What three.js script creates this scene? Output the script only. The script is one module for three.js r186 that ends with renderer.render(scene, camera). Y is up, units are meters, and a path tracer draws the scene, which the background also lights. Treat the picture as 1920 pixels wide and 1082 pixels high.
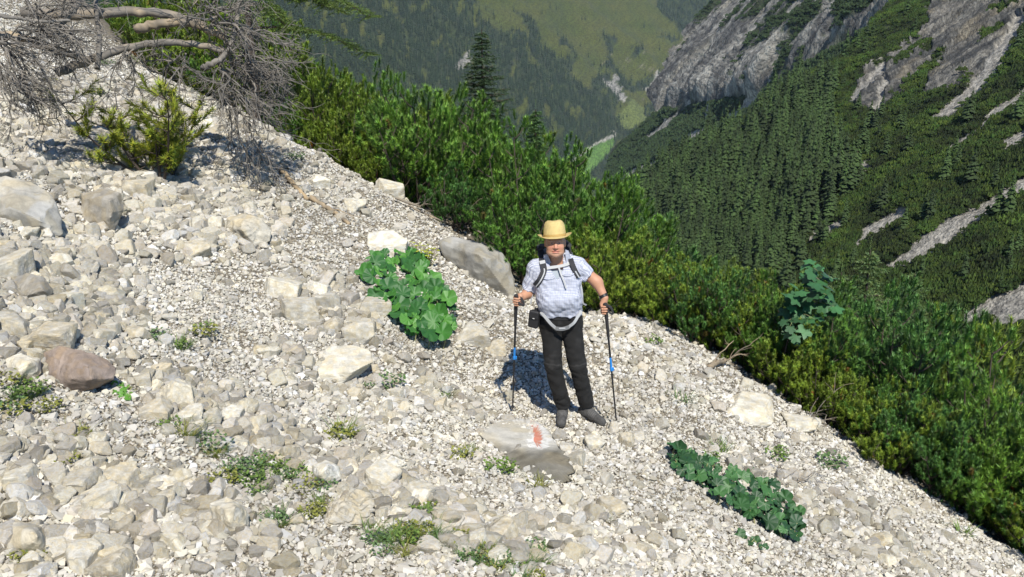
import * as THREE from 'three';
import { Sky } from 'three/addons/objects/Sky.js';
import { ImprovedNoise } from 'three/addons/math/ImprovedNoise.js';
import { ConvexGeometry } from 'three/addons/geometries/ConvexGeometry.js';
import { mergeGeometries, mergeVertices, toCreasedNormals } from 'three/addons/utils/BufferGeometryUtils.js';

// ---------------------------------------------------------------- camera, sky, sun, exposure
const W = 1920, H = 1082, FOV = 36, PITCH = 17 * Math.PI / 180;
const scene = new THREE.Scene();
const camera = new THREE.PerspectiveCamera(FOV, W / H, 0.05, 30000);
camera.position.set(0, 0, 0);
camera.rotation.set(-PITCH, 0, 0);
scene.add(camera);
const SUN_ELEVATION = 51 * Math.PI / 180;
const SUN = new THREE.Vector3(0.2 * Math.cos(SUN_ELEVATION), Math.sin(SUN_ELEVATION), 0.98 * Math.cos(SUN_ELEVATION)).normalize();
const sky = new Sky();
sky.name = 'sky';
sky.scale.setScalar(20000);
sky.material.uniforms.turbidity.value = 2.5;
sky.material.uniforms.rayleigh.value = 1.2;
sky.material.uniforms.mieCoefficient.value = 0.004;
sky.material.uniforms.sunPosition.value.copy(SUN);
sky.userData = { kind: 'structure' };
scene.add(sky);
scene.environmentIntensity = 0.1;
const sun = new THREE.DirectionalLight(new THREE.Color().setRGB(1, 0.94, 0.83), 4.9);
sun.position.copy(SUN).multiplyScalar(60);
sun.castShadow = true;
sun.shadow.mapSize.set(4096, 4096);
Object.assign(sun.shadow.camera, { left: -25, right: 25, top: 25, bottom: -25, near: 1, far: 140 });
scene.add(sun);
const renderer = new THREE.WebGLRenderer({ antialias: true });
renderer.toneMapping = THREE.LinearToneMapping;
renderer.toneMappingExposure = 1.25;
renderer.shadowMap.enabled = true;

// ---------------------------------------------------------------- helpers
const V3 = THREE.Vector3, PI = Math.PI;
function rng(seed) { let a = seed >>> 0; return () => { a = (a + 0x6d2b79f5) | 0; let t = Math.imul(a ^ (a >>> 15), 1 | a); t = (t + Math.imul(t ^ (t >>> 7), 61 | t)) ^ t; return ((t ^ (t >>> 14)) >>> 0) / 4294967296; }; }
const perlin = new ImprovedNoise();
const noise = (x, y, z) => perlin.noise(x, y, z);
function fbm(x, y, z, oct = 4) { let s = 0, a = 1, n = 0; for (let i = 0; i < oct; i++) { s += a * noise(x, y, z); n += a; a *= 0.5; x = x * 2.03 + 17.1; y = y * 2.03 + 5.3; z = z * 2.03 + 9.7; } return s / n; }
const clamp = (v, a = 0, b = 1) => Math.min(b, Math.max(a, v));
const lerp = (a, b, t) => a + (b - a) * t;
const smooth = (a, b, v) => { const t = clamp((v - a) / (b - a)); return t * t * (3 - 2 * t); };
const FPX = (H / 2) / Math.tan(FOV * PI / 360), SP = Math.sin(PITCH), CP = Math.cos(PITCH);
// line of sight through a point of the photograph, per metre of depth, and back
function ray(px, py) { const dx = (px - W / 2) / FPX, dy = (H / 2 - py) / FPX; return new V3(dx, -SP + dy * CP, -(CP + dy * SP)); }
const at = (px, py, d) => ray(px, py).multiplyScalar(d);
function project(x, y, z) { const d = -SP * y - CP * z, u = CP * y - SP * z; return [W / 2 + FPX * x / d, H / 2 - FPX * u / d, d]; }
// thin plate spline over scattered points [u, v, value]
function tps(pts, soft = 0) {
  const n = pts.length, N = n + 3, A = [], U = (r2) => (r2 > 0 ? 0.5 * r2 * Math.log(r2) : 0);
  let k = 0; for (const p of pts) k = Math.max(k, Math.abs(p[0]), Math.abs(p[1]));
  const q = pts.map(([u, v, w]) => [u / k, v / k, w]);
  for (let i = 0; i < N; i++) A.push(new Float64Array(N + 1));
  for (let i = 0; i < n; i++) {
    for (let j = 0; j < n; j++) A[i][j] = U((q[i][0] - q[j][0]) ** 2 + (q[i][1] - q[j][1]) ** 2) + (i === j ? soft : 0);
    A[i][n] = A[n][i] = 1; A[i][n + 1] = A[n + 1][i] = q[i][0]; A[i][n + 2] = A[n + 2][i] = q[i][1]; A[i][N] = q[i][2];
  }
  for (let c = 0; c < N; c++) {
    let p = c; for (let r = c + 1; r < N; r++) if (Math.abs(A[r][c]) > Math.abs(A[p][c])) p = r;
    const t = A[p]; A[p] = A[c]; A[c] = t;
    for (let r = 0; r < N; r++) if (r !== c && A[r][c]) { const f = A[r][c] / A[c][c]; for (let m = c; m <= N; m++) A[r][m] -= f * A[c][m]; }
  }
  const w = A.map((r, i) => r[N] / r[i]);
  return (u, v) => { u /= k; v /= k; let s = w[n] + w[n + 1] * u + w[n + 2] * v; for (let i = 0; i < n; i++) { const a = u - q[i][0], b = v - q[i][1]; s += w[i] * U(a * a + b * b); } return s; };
}
// signed distance to an open polyline (positive on its left side when walked in order), flat coordinates
function polyDist(line, x, y) {
  let best = 1e18, sign = 1;
  for (let i = 0; i + 1 < line.length; i++) {
    const [ax, ay] = line[i], [bx, by] = line[i + 1], ex = bx - ax, ey = by - ay;
    const t = clamp(((x - ax) * ex + (y - ay) * ey) / (ex * ex + ey * ey)), qx = x - ax - ex * t, qy = y - ay - ey * t, d = qx * qx + qy * qy;
    if (d < best - 1e-12) { best = d; sign = ex * (y - ay) - ey * (x - ax) > 0 ? 1 : -1; }
  }
  return Math.sqrt(best) * sign;
}
const lineDist = (line, x, y) => Math.abs(polyDist(line, x, y));
function inPoly(poly, x, y) { let c = false; for (let i = 0, j = poly.length - 1; i < poly.length; j = i++) { const [xi, yi] = poly[i], [xj, yj] = poly[j]; if ((yi > y) !== (yj > y) && x < ((xj - xi) * (y - yi)) / (yj - yi) + xi) c = !c; } return c; }
const rgb = (r, g, b) => new THREE.Color().setRGB(r, g, b);
const names = new Map();
function numbered(name) { const n = names.get(name) || 0; names.set(name, n + 1); return n ? name + '_' + String(n).padStart(3, '0') : name; }
function tag(o, label, category, group) { o.userData = { label, category }; if (group) o.userData.group = group; return o; }
function shadows(o) { o.traverse((m) => { if (m.isMesh) { m.castShadow = true; m.receiveShadow = true; } }); return o; }
function mesh(name, geometry, material, parent) { const m = new THREE.Mesh(geometry, material); m.name = name; m.castShadow = m.receiveShadow = true; if (parent) parent.add(m); return m; }
function thing(name, label, category, position, group) { const g = new THREE.Group(); g.name = numbered(name); tag(g, label, category, group); if (position) g.position.copy(position); scene.add(g); return g; }
function single(name, geometry, material, label, category, group) { const m = mesh(numbered(name), geometry, material, scene); return tag(m, label, category, group); }
function copyOf(o, label, position, turn = 0, scale = 1) { const c = o.clone(); c.name = numbered(o.userData.base || o.name.replace(/_\d+$/, '')); c.userData = { ...o.userData }; if (label) c.userData.label = label; c.position.copy(position); c.rotation.set(0, turn, 0); c.scale.setScalar(scale); scene.add(c); return c; }
function stuff(name, geometry, material, list, label, category) { // list of {m: Matrix4, c?: Color}
  const im = new THREE.InstancedMesh(geometry, material, list.length);
  list.forEach((e, i) => { im.setMatrixAt(i, e.m); if (e.c) im.setColorAt(i, e.c); });
  im.name = numbered(name); im.castShadow = im.receiveShadow = true;
  im.userData = { kind: 'stuff', label, category };
  scene.add(im); return im;
}
const compose = (p, q, s) => new THREE.Matrix4().compose(p, q, typeof s === 'number' ? new V3(s, s, s) : s);
function colored(geo, fn) { const p = geo.attributes.position, c = new Float32Array(p.count * 3), v = new V3(); for (let i = 0; i < p.count; i++) { v.fromBufferAttribute(p, i); const k = fn(v, i); c[3 * i] = k[0]; c[3 * i + 1] = k[1]; c[3 * i + 2] = k[2]; } geo.setAttribute('color', new THREE.BufferAttribute(c, 3)); return geo; }
function flat(g) { const n = g.index ? g.toNonIndexed() : g; n.computeVertexNormals(); return n; }
// a limb along points with radii
function tube(pts, radii, sides = 6, cap = true) {
  const pos = [], idx = [], n = pts.length; let up = new V3(0.31, 0.9, 0.27).normalize();
  for (let i = 0; i < n; i++) {
    const t = new V3().subVectors(pts[Math.min(n - 1, i + 1)], pts[Math.max(0, i - 1)]).normalize();
    const a = new V3().crossVectors(t, up); if (a.lengthSq() < 1e-6) a.set(1, 0, 0); a.normalize(); const b = new V3().crossVectors(a, t); up = b.clone();
    const r = typeof radii === 'number' ? radii : radii[i];
    for (let k = 0; k < sides; k++) { const w = k / sides * 2 * PI, c = Math.cos(w) * r, s = Math.sin(w) * r; pos.push(pts[i].x + a.x * c + b.x * s, pts[i].y + a.y * c + b.y * s, pts[i].z + a.z * c + b.z * s); }
  }
  for (let i = 0; i + 1 < n; i++) for (let k = 0; k < sides; k++) { const p = i * sides + k, q = i * sides + (k + 1) % sides; idx.push(p, p + sides, q, q, p + sides, q + sides); }
  if (cap) { const c0 = pos.length / 3; pos.push(pts[0].x, pts[0].y, pts[0].z, pts[n - 1].x, pts[n - 1].y, pts[n - 1].z); for (let k = 0; k < sides; k++) { const l = (n - 1) * sides; idx.push(c0, k, (k + 1) % sides, c0 + 1, l + (k + 1) % sides, l + k); } }
  const g = new THREE.BufferGeometry(); g.setAttribute('position', new THREE.Float32BufferAttribute(pos, 3)); g.setIndex(idx); g.computeVertexNormals(); return g;
}
const merge = (list) => mergeGeometries(list.map((g) => { const n = g.index ? g.toNonIndexed() : g; for (const k of Object.keys(n.attributes)) if (!['position', 'normal', 'color', 'uv'].includes(k)) n.deleteAttribute(k); return n; }), false);
const merge0 = (list) => mergeGeometries(list.map((g) => { const n = g.index ? g.toNonIndexed() : g; n.deleteAttribute('uv'); return n; }), false);
// grey-scale noise texture for relief and grain
function grainTexture(size, fn, srgb) {
  const d = new Uint8Array(size * size * 4);
  for (let y = 0; y < size; y++) for (let x = 0; x < size; x++) { const v = fn(x / size, y / size), i = (y * size + x) * 4; if (typeof v === 'number') d[i] = d[i + 1] = d[i + 2] = clamp(v) * 255; else { d[i] = clamp(v[0]) * 255; d[i + 1] = clamp(v[1]) * 255; d[i + 2] = clamp(v[2]) * 255; } d[i + 3] = 255; }
  const t = new THREE.DataTexture(d, size, size); t.wrapS = t.wrapT = THREE.RepeatWrapping; t.magFilter = THREE.LinearFilter; t.minFilter = THREE.LinearMipmapLinearFilter; t.generateMipmaps = true; if (srgb) t.colorSpace = THREE.SRGBColorSpace; t.needsUpdate = true; return t;
}
// noise that repeats over the unit square, f whole cells across
function tileNoise(u, v, f, seed) {
  const h = (i, j) => { let n = Math.imul(((i % f) + f) % f, 374761393) + Math.imul(((j % f) + f) % f, 668265263) + seed * 974711; n = Math.imul(n ^ (n >>> 13), 1274126177); return ((n ^ (n >>> 16)) >>> 0) / 4294967296; };
  const x = u * f, y = v * f, i = Math.floor(x), j = Math.floor(y), a = x - i, b = y - j, s = a * a * (3 - 2 * a), t = b * b * (3 - 2 * b);
  return lerp(lerp(h(i, j), h(i + 1, j), s), lerp(h(i, j + 1), h(i + 1, j + 1), s), t);
}
// ---------------------------------------------------------------- the scree slope underfoot
// where the scree ends against the dwarf pines: points of the photograph with their distance
const EDGE = [[90, -60, 24], [180, 40, 22], [270, 120, 19.5], [400, 190, 17], [530, 262, 15], [620, 305, 14], [700, 348, 13], [830, 440, 11.7], [960, 560, 10.8], [1060, 592, 10.7], [1130, 594, 10.5], [1200, 606, 10.2], [1350, 690, 9.4], [1500, 790, 8.8], [1700, 922, 8.2], [1920, 1062, 7.6], [2200, 1250, 6.9]].map((p) => at(...p));
const INNER = [[1060, 785, 7.85], [1157, 803, 7.72], [962, 773, 8.0], [960, 1082, 4.6], [1500, 1082, 6.0], [980, 870, 6.7], [0, 1082, 4.2], [400, 1082, 4.3], [0, 700, 5.7], [300, 800, 5.7], [300, 500, 8.4], [500, 650, 7.5], [600, 450, 10.4], [770, 560, 9.3], [300, 300, 11.6], [0, 400, 8.2], [0, 200, 12], [0, 60, 15.5], [0, 0, 18], [150, 0, 21], [1250, 900, 6.9], [700, 800, 6.8]].map((p) => at(...p));
const OUT = [[0, -1.65, 0], [0, 0.3, -8], [8, -4.2, -5], [-8, 0.9, 0], [-20, 6, 5], [-20, 6, 25], [-30, 11, -10], [7, -6.2, 8], [12, -10.5, 10], [20, -16, 15], [9, -9, 13], [10, -13, 20], [3, -5.1, 13], [0, -4.6, 16.5], [-2, -3.4, 14.8], [-0.6, -3.1, 13], [-5, -4.2, 22], [0, -16, 35], [20, -28, 35], [-14, -2.2, 32], [-20, -3, 42], [60, -46, 40], [0, -46, 80], [60, -78, 100], [-40, -20, 80], [-60, 30, 20], [100, -78, 30], [-60, -10, 110], [30, -30, -10], [140, -110, 130], [0, -75, 150]];
const groundBase = tps([...EDGE, ...INNER].map((p) => [p.x, -p.z, p.y]).concat(OUT.map(([x, y, s]) => [x, s, y])));
const edgeLine = EDGE.map((p) => [p.x, -p.z]);
const beyond = (x, s) => -polyDist(edgeLine, x, s) * -1;   // metres past the edge of the scree, among the pines
function bumps(x, s) { const f = clamp(1.3 - Math.hypot(x, s - 8) / 30); return f <= 0 ? 0 : f * (0.1 * fbm(x * 0.9, s * 0.9, 3.1, 3) + 0.05 * fbm(x * 4, s * 4, 7.7, 2)); }
// a narrow trodden track: fine gravel from the lower left up to the walker and on
const ground = (x, s) => groundBase(x, s) + bumps(x, s);
const onGround = (x, s) => new V3(x, ground(x, s), -s);
// where the line of sight through a point of the photograph meets the slope
function hit(px, py) { const r = ray(px, py); let d = 2.5, step = 0.04; for (; d < 60; d += step) { if (r.y * d < ground(r.x * d, -r.z * d)) break; step = d < 12 ? 0.04 : 0.1; } let a = d - step, b = d; for (let i = 0; i < 16; i++) { const m = (a + b) / 2; if (r.y * m < ground(r.x * m, -r.z * m)) b = m; else a = m; } return r.multiplyScalar(b); }
function groundNormal(x, s, e = 0.12) { return new V3(ground(x - e, s) - ground(x + e, s), 2 * e, ground(x, s + e) - ground(x, s - e)).normalize(); }
{
  const axis = (lo, hi, a, b, fine, grow) => { const r = []; for (let v = a; v <= b; v += fine) r.push(v); let st = fine, v = a; const l = []; while (v > lo) { st *= grow; v -= st; l.push(v); } st = fine; v = r[r.length - 1]; while (v < hi) { st *= grow; v += st; r.push(v); } return [...l.reverse(), ...r]; };
  const xs = axis(-90, 190, -10, 6.5, 0.07, 1.12), ss = axis(-40, 210, 2.5, 18, 0.07, 1.12), pos = [], col = [], uv = [], idx = [];
  for (const s of ss) for (const x of xs) {
    const y = ground(x, s), out = beyond(x, s);
    pos.push(x, y, -s); uv.push(x, s);
    const n = fbm(x * 1.7, s * 1.7, 2.2, 3), soil = smooth(0.5, 1.3, out + n * 0.5);
    const b = 1 + n * 0.22;
    const c = [lerp(0.34 * b, 0.06, soil), lerp(0.315 * b, 0.05, soil), lerp(0.265 * b, 0.03, soil)];
    col.push(...c);
  }
  for (let j = 0; j + 1 < ss.length; j++) for (let i = 0; i + 1 < xs.length; i++) { const p = j * xs.length + i, q = p + xs.length; idx.push(p, p + 1, q, p + 1, q + 1, q); }
  const g = new THREE.BufferGeometry();
  g.setAttribute('position', new THREE.Float32BufferAttribute(pos, 3)); g.setAttribute('color', new THREE.Float32BufferAttribute(col, 3)); g.setAttribute('uv', new THREE.Float32BufferAttribute(uv, 2)); g.setIndex(idx); g.computeVertexNormals();
  const gr = (u, v) => { const a = tileNoise(u, v, 96, 1), b = tileNoise(u, v, 200, 2), c = tileNoise(u, v, 24, 3); return 0.5 * a + 0.35 * b + 0.15 * c; };
  const map = grainTexture(1024, (u, v) => { const k = gr(u, v); const w = 0.6 + 0.4 * smooth(0.3, 0.7, k), t = tileNoise(u, v, 140, 8); return [w, w * lerp(0.95, 1, t), w * lerp(0.86, 1, t)]; }, true), bump = grainTexture(1024, gr);
  const m = new THREE.MeshStandardMaterial({ vertexColors: true, roughness: 0.95, map, bumpMap: bump, bumpScale: 0.02 });
  const o = mesh('scree_slope', g, m, scene); o.userData = { kind: 'structure', label: 'pale grey limestone scree slope falling to the right', category: 'ground' };
}
const limestoneBump = grainTexture(512, (u, v) => 0.45 * tileNoise(u, v, 14, 5) + 0.3 * tileNoise(u, v, 45, 6) + 0.25 * tileNoise(u, v, 130, 7));
const limestoneMap = grainTexture(512, (u, v) => { const a = tileNoise(u, v, 6, 11), b = tileNoise(u, v, 30, 12), c = tileNoise(u, v, 120, 13), k = 0.8 + 0.2 * (0.4 * a + 0.35 * b + 0.25 * c) * 1.3, t = smooth(0.45, 0.8, tileNoise(u, v, 9, 14)); return [k, k * lerp(1, 0.975, t), k * lerp(1, 0.92, t)]; }, true);
const stoneMaterial = new THREE.MeshStandardMaterial({ color: 0xffffff, roughness: 0.93 });
const rockMaterial = new THREE.MeshStandardMaterial({ vertexColors: true, roughness: 0.93, map: limestoneMap, bumpMap: limestoneBump, bumpScale: 0.004 });
// broken limestone: a block bounded by random planes, split and pitted
function rockGeometry(seed, detail, planes, squash, rough = 0.05, bedding = 0) {
  const r = rng(seed), P = Array.isArray(planes) ? planes : [];
  if (!P.length) for (let i = 0; i < planes; i++) { const n = new V3(r() * 2 - 1, r() * 2 - 1, r() * 2 - 1).normalize(); P.push([n, 0.58 + 0.34 * r()]); }
  if (!Array.isArray(planes)) for (const s of [-1, 1]) { P.push([new V3(s, (r() - 0.5) * 0.5, (r() - 0.5) * 0.5).normalize(), 0.85]); P.push([new V3((r() - 0.5) * 0.4, s, (r() - 0.5) * 0.4).normalize(), 0.8]); P.push([new V3((r() - 0.5) * 0.5, (r() - 0.5) * 0.5, s).normalize(), 0.85]); }
  const g = mergeVertices((() => { const k = new THREE.IcosahedronGeometry(1, detail); k.deleteAttribute('uv'); k.deleteAttribute('normal'); return k; })(), 1e-5);
  const p = g.attributes.position, v = new V3();
  for (let i = 0; i < p.count; i++) {
    v.fromBufferAttribute(p, i).normalize();
    let d = Array.isArray(planes) ? 3 : 1.35, e = 9; for (const [n, h] of P) { const c = n.dot(v); if (c > 0.02) { const k = h / c; if (k < d) { e = d; d = k; } else if (k < e) e = k; } }
    d -= 0.018 * (1 - smooth(0, 0.06, e - d));     // worn edges
    const x = v.x * d, y = v.y * d, z = v.z * d;
    d += rough * (0.8 * fbm(x * 2.2 + seed, y * 2.2, z * 2.2, 4) + 0.35 * (1 - Math.abs(noise(x * 5 + seed, y * 5, z * 5)) * 2));
    if (bedding) { const q = (x * 0.35 + y * 0.9 + 0.2 * noise(x * 2, y * 2, z * 2 + seed)) * bedding; d += 0.05 * (smooth(0.1, 0.35, Math.abs((q % 1 + 1) % 1 - 0.5)) - 0.5) * 2; }
    v.multiplyScalar(d); p.setXYZ(i, v.x * squash[0], v.y * squash[1], v.z * squash[2]);
  }
  g.computeVertexNormals();
  const nrm = g.attributes.normal, uv = new Float32Array(p.count * 2);
  for (let i = 0; i < p.count; i++) { const ax = Math.abs(nrm.getX(i)), ay = Math.abs(nrm.getY(i)), az = Math.abs(nrm.getZ(i)); const [a, b] = ay >= ax && ay >= az ? [p.getX(i), p.getZ(i)] : ax > az ? [p.getZ(i), p.getY(i)] : [p.getX(i), p.getY(i)]; uv[2 * i] = a * 0.8 + seed * 0.13; uv[2 * i + 1] = b * 0.8; }
  g.setAttribute('uv', new THREE.BufferAttribute(uv, 2));
  return g;
}
function tint(g, base, seed, contrast = 0.25) { return colored(g, (v) => { const n = fbm(v.x * 3 + seed, v.y * 3, v.z * 3, 3), t = fbm(v.x * 1.3, v.y * 1.3 + seed, v.z * 1.3, 2), k = 1 + contrast * n * 1.6; return [base[0] * k * (1 + 0.06 * t), base[1] * k, base[2] * k * (1 - 0.14 * t)]; }); }
// zones of coarse blocks on the slope: [photo x, y, half-length, half-width, turn, strength]
const COARSE = [[90, 560, 210, 170, 0.3, 1], [330, 390, 230, 90, 0.25, 1], [200, 280, 260, 90, 0.3, 0.9], [620, 580, 120, 70, 0.5, 0.95], [430, 790, 260, 55, 0.45, 1], [800, 960, 260, 60, 0.45, 1], [620, 720, 200, 60, 0.35, 0.75], [260, 950, 280, 100, 0.15, 0.85], [820, 740, 120, 40, 0.4, 0.6], [60, 880, 160, 120, 0, 0.7], [1100, 1010, 220, 60, 0.1, 0.45], [1560, 960, 260, 60, 0.55, 0.45], [120, 1040, 200, 60, 0, 0.8], [1200, 650, 200, 50, 0.5, 0.35], [600, 350, 120, 40, 0.5, 0.5]];
function coarse(px, py) { let c = 0; for (const [x, y, a, b, t, k] of COARSE) { const dx = px - x, dy = py - y, u = (dx * Math.cos(t) + dy * Math.sin(t)) / a, v = (-dx * Math.sin(t) + dy * Math.cos(t)) / b; c = Math.max(c, k * (1 - smooth(0.5, 1.15, Math.hypot(u, v)))); } return c; }
function stoneColor(r, dark = 0) { const k = r(), t = r(), b = (0.34 + 0.28 * r()) * (1 - dark * r()); return k < 0.66 ? rgb(b, b * 0.955, b * (0.8 + 0.08 * t)) : k < 0.88 ? rgb(b * 0.94, b * 0.865, b * (0.66 + 0.1 * t)) : k < 0.95 ? rgb(b * 1.15, b * 1.14, b * 1.1) : rgb(b * 0.74, b * 0.7, b * 0.62); }
{ // loose stones too many to count, as real geometry
  const r = rng(41), shapes = [];
  for (let k = 0; k < 7; k++) { const pts = [], n = 9 + k % 4; for (let i = 0; i < n; i++) { const v = new V3(r() * 2 - 1, r() * 2 - 1, r() * 2 - 1).normalize(); v.multiplyScalar(0.8 + 0.3 * r()); v.y *= 0.62 + 0.3 * r(); v.z *= 0.7 + 0.3 * r(); pts.push(v); } const g = new ConvexGeometry(pts); g.deleteAttribute('uv'); shapes.push(flat(g)); }
  const blocks = []; for (let k = 0; k < 8; k++) blocks.push(toCreasedNormals(rockGeometry(1500 + k, 6, 5 + k % 4, [1, 0.6 + 0.35 * r(), 0.75 + 0.25 * r()], 0.022), 0.3));
  const blockMaterial = new THREE.MeshStandardMaterial({ roughness: 0.93, map: limestoneMap, bumpMap: limestoneBump, bumpScale: 0.004 }), blockLists = blocks.map(() => []), lists = shapes.map(() => []), q = new THREE.Quaternion(), e = new THREE.Euler();
  const scatter = (count, lo, hi, dmax, need, power, into = lists) => {
    for (let i = 0, tries = 0; i < count && tries < count * 12; tries++) {
      const d = 2.2 + (dmax - 2.2) * Math.pow(r(), power), px = -260 + r() * 2420, dx = (px - W / 2) / FPX, x = dx * d, s = d * 0.97 + (r() - 0.5) * 0.4;
      if (beyond(x, s) > 0.3 + 0.5 * r() * r()) continue;
      const y = ground(x, s), [qx, qy] = project(x, y, -s);
      if (qx < -120 || qx > W + 160 || qy > H + 160) continue;
      if (need && r() > need(qx, qy)) continue;
      const size = lo * Math.pow(hi / lo, Math.pow(r(), 1.7)) * 0.5;
      e.set((r() - 0.5) * 1.3, r() * 6.28, (r() - 0.5) * 1.3); q.setFromEuler(e);
      into[Math.floor(r() * into.length)].push({ m: compose(new V3(x, y + size * 0.34, -s), q, new V3(size * (0.85 + 0.4 * r()), size * (0.8 + 0.4 * r()), size * (0.85 + 0.4 * r()))), c: stoneColor(r).multiplyScalar(1 + 0.28 * fbm(x * 0.8, s * 0.8, 4.4, 3)) });
      i++;
    }
  };
  scatter(95000, 0.012, 0.028, 8.5, null, 0.75);
  scatter(105000, 0.024, 0.052, 21, null, 0.7);
  scatter(22000, 0.045, 0.085, 19, (x, y) => 0.16 + 0.84 * coarse(x, y), 0.75);
  scatter(4000, 0.075, 0.145, 18, (x, y) => 0.03 + 0.97 * coarse(x, y) ** 1.5, 0.75, blockLists);
  scatter(1500, 0.1, 0.2, 17, (x, y) => (x < 540 && y > 150 && y < 500 ? 0.9 : 0.25 * coarse(x, y) ** 2), 0.5, blockLists);
  const label = 'loose pale limestone gravel and small stones covering the slope';
  shapes.forEach((g, k) => stuff('gravel', g, stoneMaterial, lists[k], label, 'gravel'));
  blocks.forEach((g, k) => stuff('rubble', g, blockMaterial, blockLists[k], 'pale fist sized limestone rubble strewn over the slope', 'rubble'));
}
// ---------------------------------------------------------------- mountains across the valley
// a mountain side through points of the photograph with their distances; colour and relief follow the ground
const cragMap = grainTexture(512, (u, v) => 0.62 + 0.38 * smooth(0.15, 0.85, 0.4 * tileNoise(u, v, 26, 31) + 0.35 * tileNoise(u, v, 70, 32) + 0.25 * tileNoise(u, v, 160, 33)), true), cragBump = grainTexture(512, (u, v) => 0.45 * tileNoise(u, v, 22, 35) + 0.35 * tileNoise(u, v, 60, 36) + 0.2 * tileNoise(u, v, 150, 37));
function mountain(name, label, ctrl, box, nx, ny, keep, relief, paint, uvOf = (p) => [p.x / 70, p.y / 70], bump = 0.6) {
  const f = tps(ctrl.map(([a, b, d]) => [a, b, Math.log(d)])), [x0, x1, y0, y1] = box, P = [], Q = [], idx = [], col = [], uv = [];
  const base = (px, py) => at(px, py, Math.exp(f(px, py)));
  const normal = (px, py, e = 3) => new V3().crossVectors(base(px + e, py).sub(base(px - e, py)), base(px, py - e).sub(base(px, py + e))).normalize();
  const point = (px, py) => { const p = base(px, py); return relief ? p.addScaledVector(normal(px, py), relief(p, px, py)) : p; };
  for (let j = 0; j <= ny; j++) for (let i = 0; i <= nx; i++) { const px = lerp(x0, x1, i / nx), py = lerp(y0, y1, j / ny); Q.push([px, py]); P.push(point(px, py)); }
  const pos = new Float32Array(P.length * 3); P.forEach((p, i) => { p.toArray(pos, 3 * i); uv.push(...uvOf(p)); col.push(...paint(p, Q[i][0], Q[i][1])); });
  for (let j = 0; j < ny; j++) for (let i = 0; i < nx; i++) { const p = j * (nx + 1) + i, q = p + nx + 1, c = Q[p]; if (!keep(c[0], c[1])) continue; idx.push(p, q, p + 1, p + 1, q, q + 1); }
  const g = new THREE.BufferGeometry(); g.setAttribute('position', new THREE.BufferAttribute(pos, 3)); g.setAttribute('color', new THREE.Float32BufferAttribute(col, 3)); g.setAttribute('uv', new THREE.Float32BufferAttribute(uv, 2)); g.setIndex(idx); g.computeVertexNormals();
  const o = mesh(name, g, new THREE.MeshStandardMaterial({ vertexColors: true, roughness: 1, map: cragMap, bumpMap: cragBump, bumpScale: bump }), scene);
  o.userData = { kind: 'structure', label, category: 'mountain' };
  return { point, normal, base };
}
const plane = (c, m, pts) => pts.map(([px, py]) => { const r = ray(px, py); return [px, py, c / (r.y - m * r.x)]; });
const mixc = (a, b, t) => [lerp(a[0], b[0], t), lerp(a[1], b[1], t), lerp(a[2], b[2], t)];
// --- far side of the main valley: forest, alp, meadows on the valley floor
const FOREST3 = [[-300, -300], [870, -300], [880, 0], [900, 40], [985, 75], [1010, 130], [1055, 170], [1085, 215], [1125, 262], [1092, 285], [1060, 300], [1000, 420], [-300, 420]];
const FOREST3B = [[960, 28], [1000, 60], [1060, 140], [1130, 200], [1150, 260], [1120, 262], [1080, 215], [1040, 170], [1000, 110]];
const FOREST3C = [[1225, -80], [1340, -80], [1330, 20], [1300, 60], [1278, 75], [1235, 25]];
const MEADOW3 = [[1060, 320], [1078, 298], [1118, 268], [1146, 258], [1152, 270], [1138, 290], [1110, 320]];
const MEADOW3B = [[1180, 190], [1232, 205], [1205, 240], [1160, 245], [1150, 225]];
const ROAD3 = [[1055, 312], [1078, 300], [1096, 284], [1116, 270], [1136, 263], [1150, 256], [1140, 250]];
const ROCK3 = [[[850, 130], [862, 112], [880, 100], [884, 118], [868, 132], [852, 140]], [[1120, 155], [1150, 150], [1165, 172], [1175, 200], [1160, 190], [1140, 165]], [[1215, 165], [1255, 120], [1262, 128], [1225, 175]]];
function forest3(px, py) { const n = fbm(px * 0.016, py * 0.016, 1.3, 3) * 40, m = fbm(px * 0.016 + 50, py * 0.016, 8.3, 3) * 40; if (inPoly(FOREST3C, px + n * 0.4, py + m * 0.4)) return 0.85; if (inPoly(FOREST3B, px + n * 0.6, py + m * 0.6)) return 0.9; if (inPoly(FOREST3, px + n * 0.5, py + m * 0.5)) return 0.93 - 0.8 * smooth(0.1, 0.26, fbm(px * 0.06, py * 0.03, 4, 3)); if (px > 1040 && py > 70 && fbm(px * 0.022, py * 0.022, 2.7, 3) + (py - 130) / 500 > 0.1) return 0.5; return 0.012; }
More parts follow.
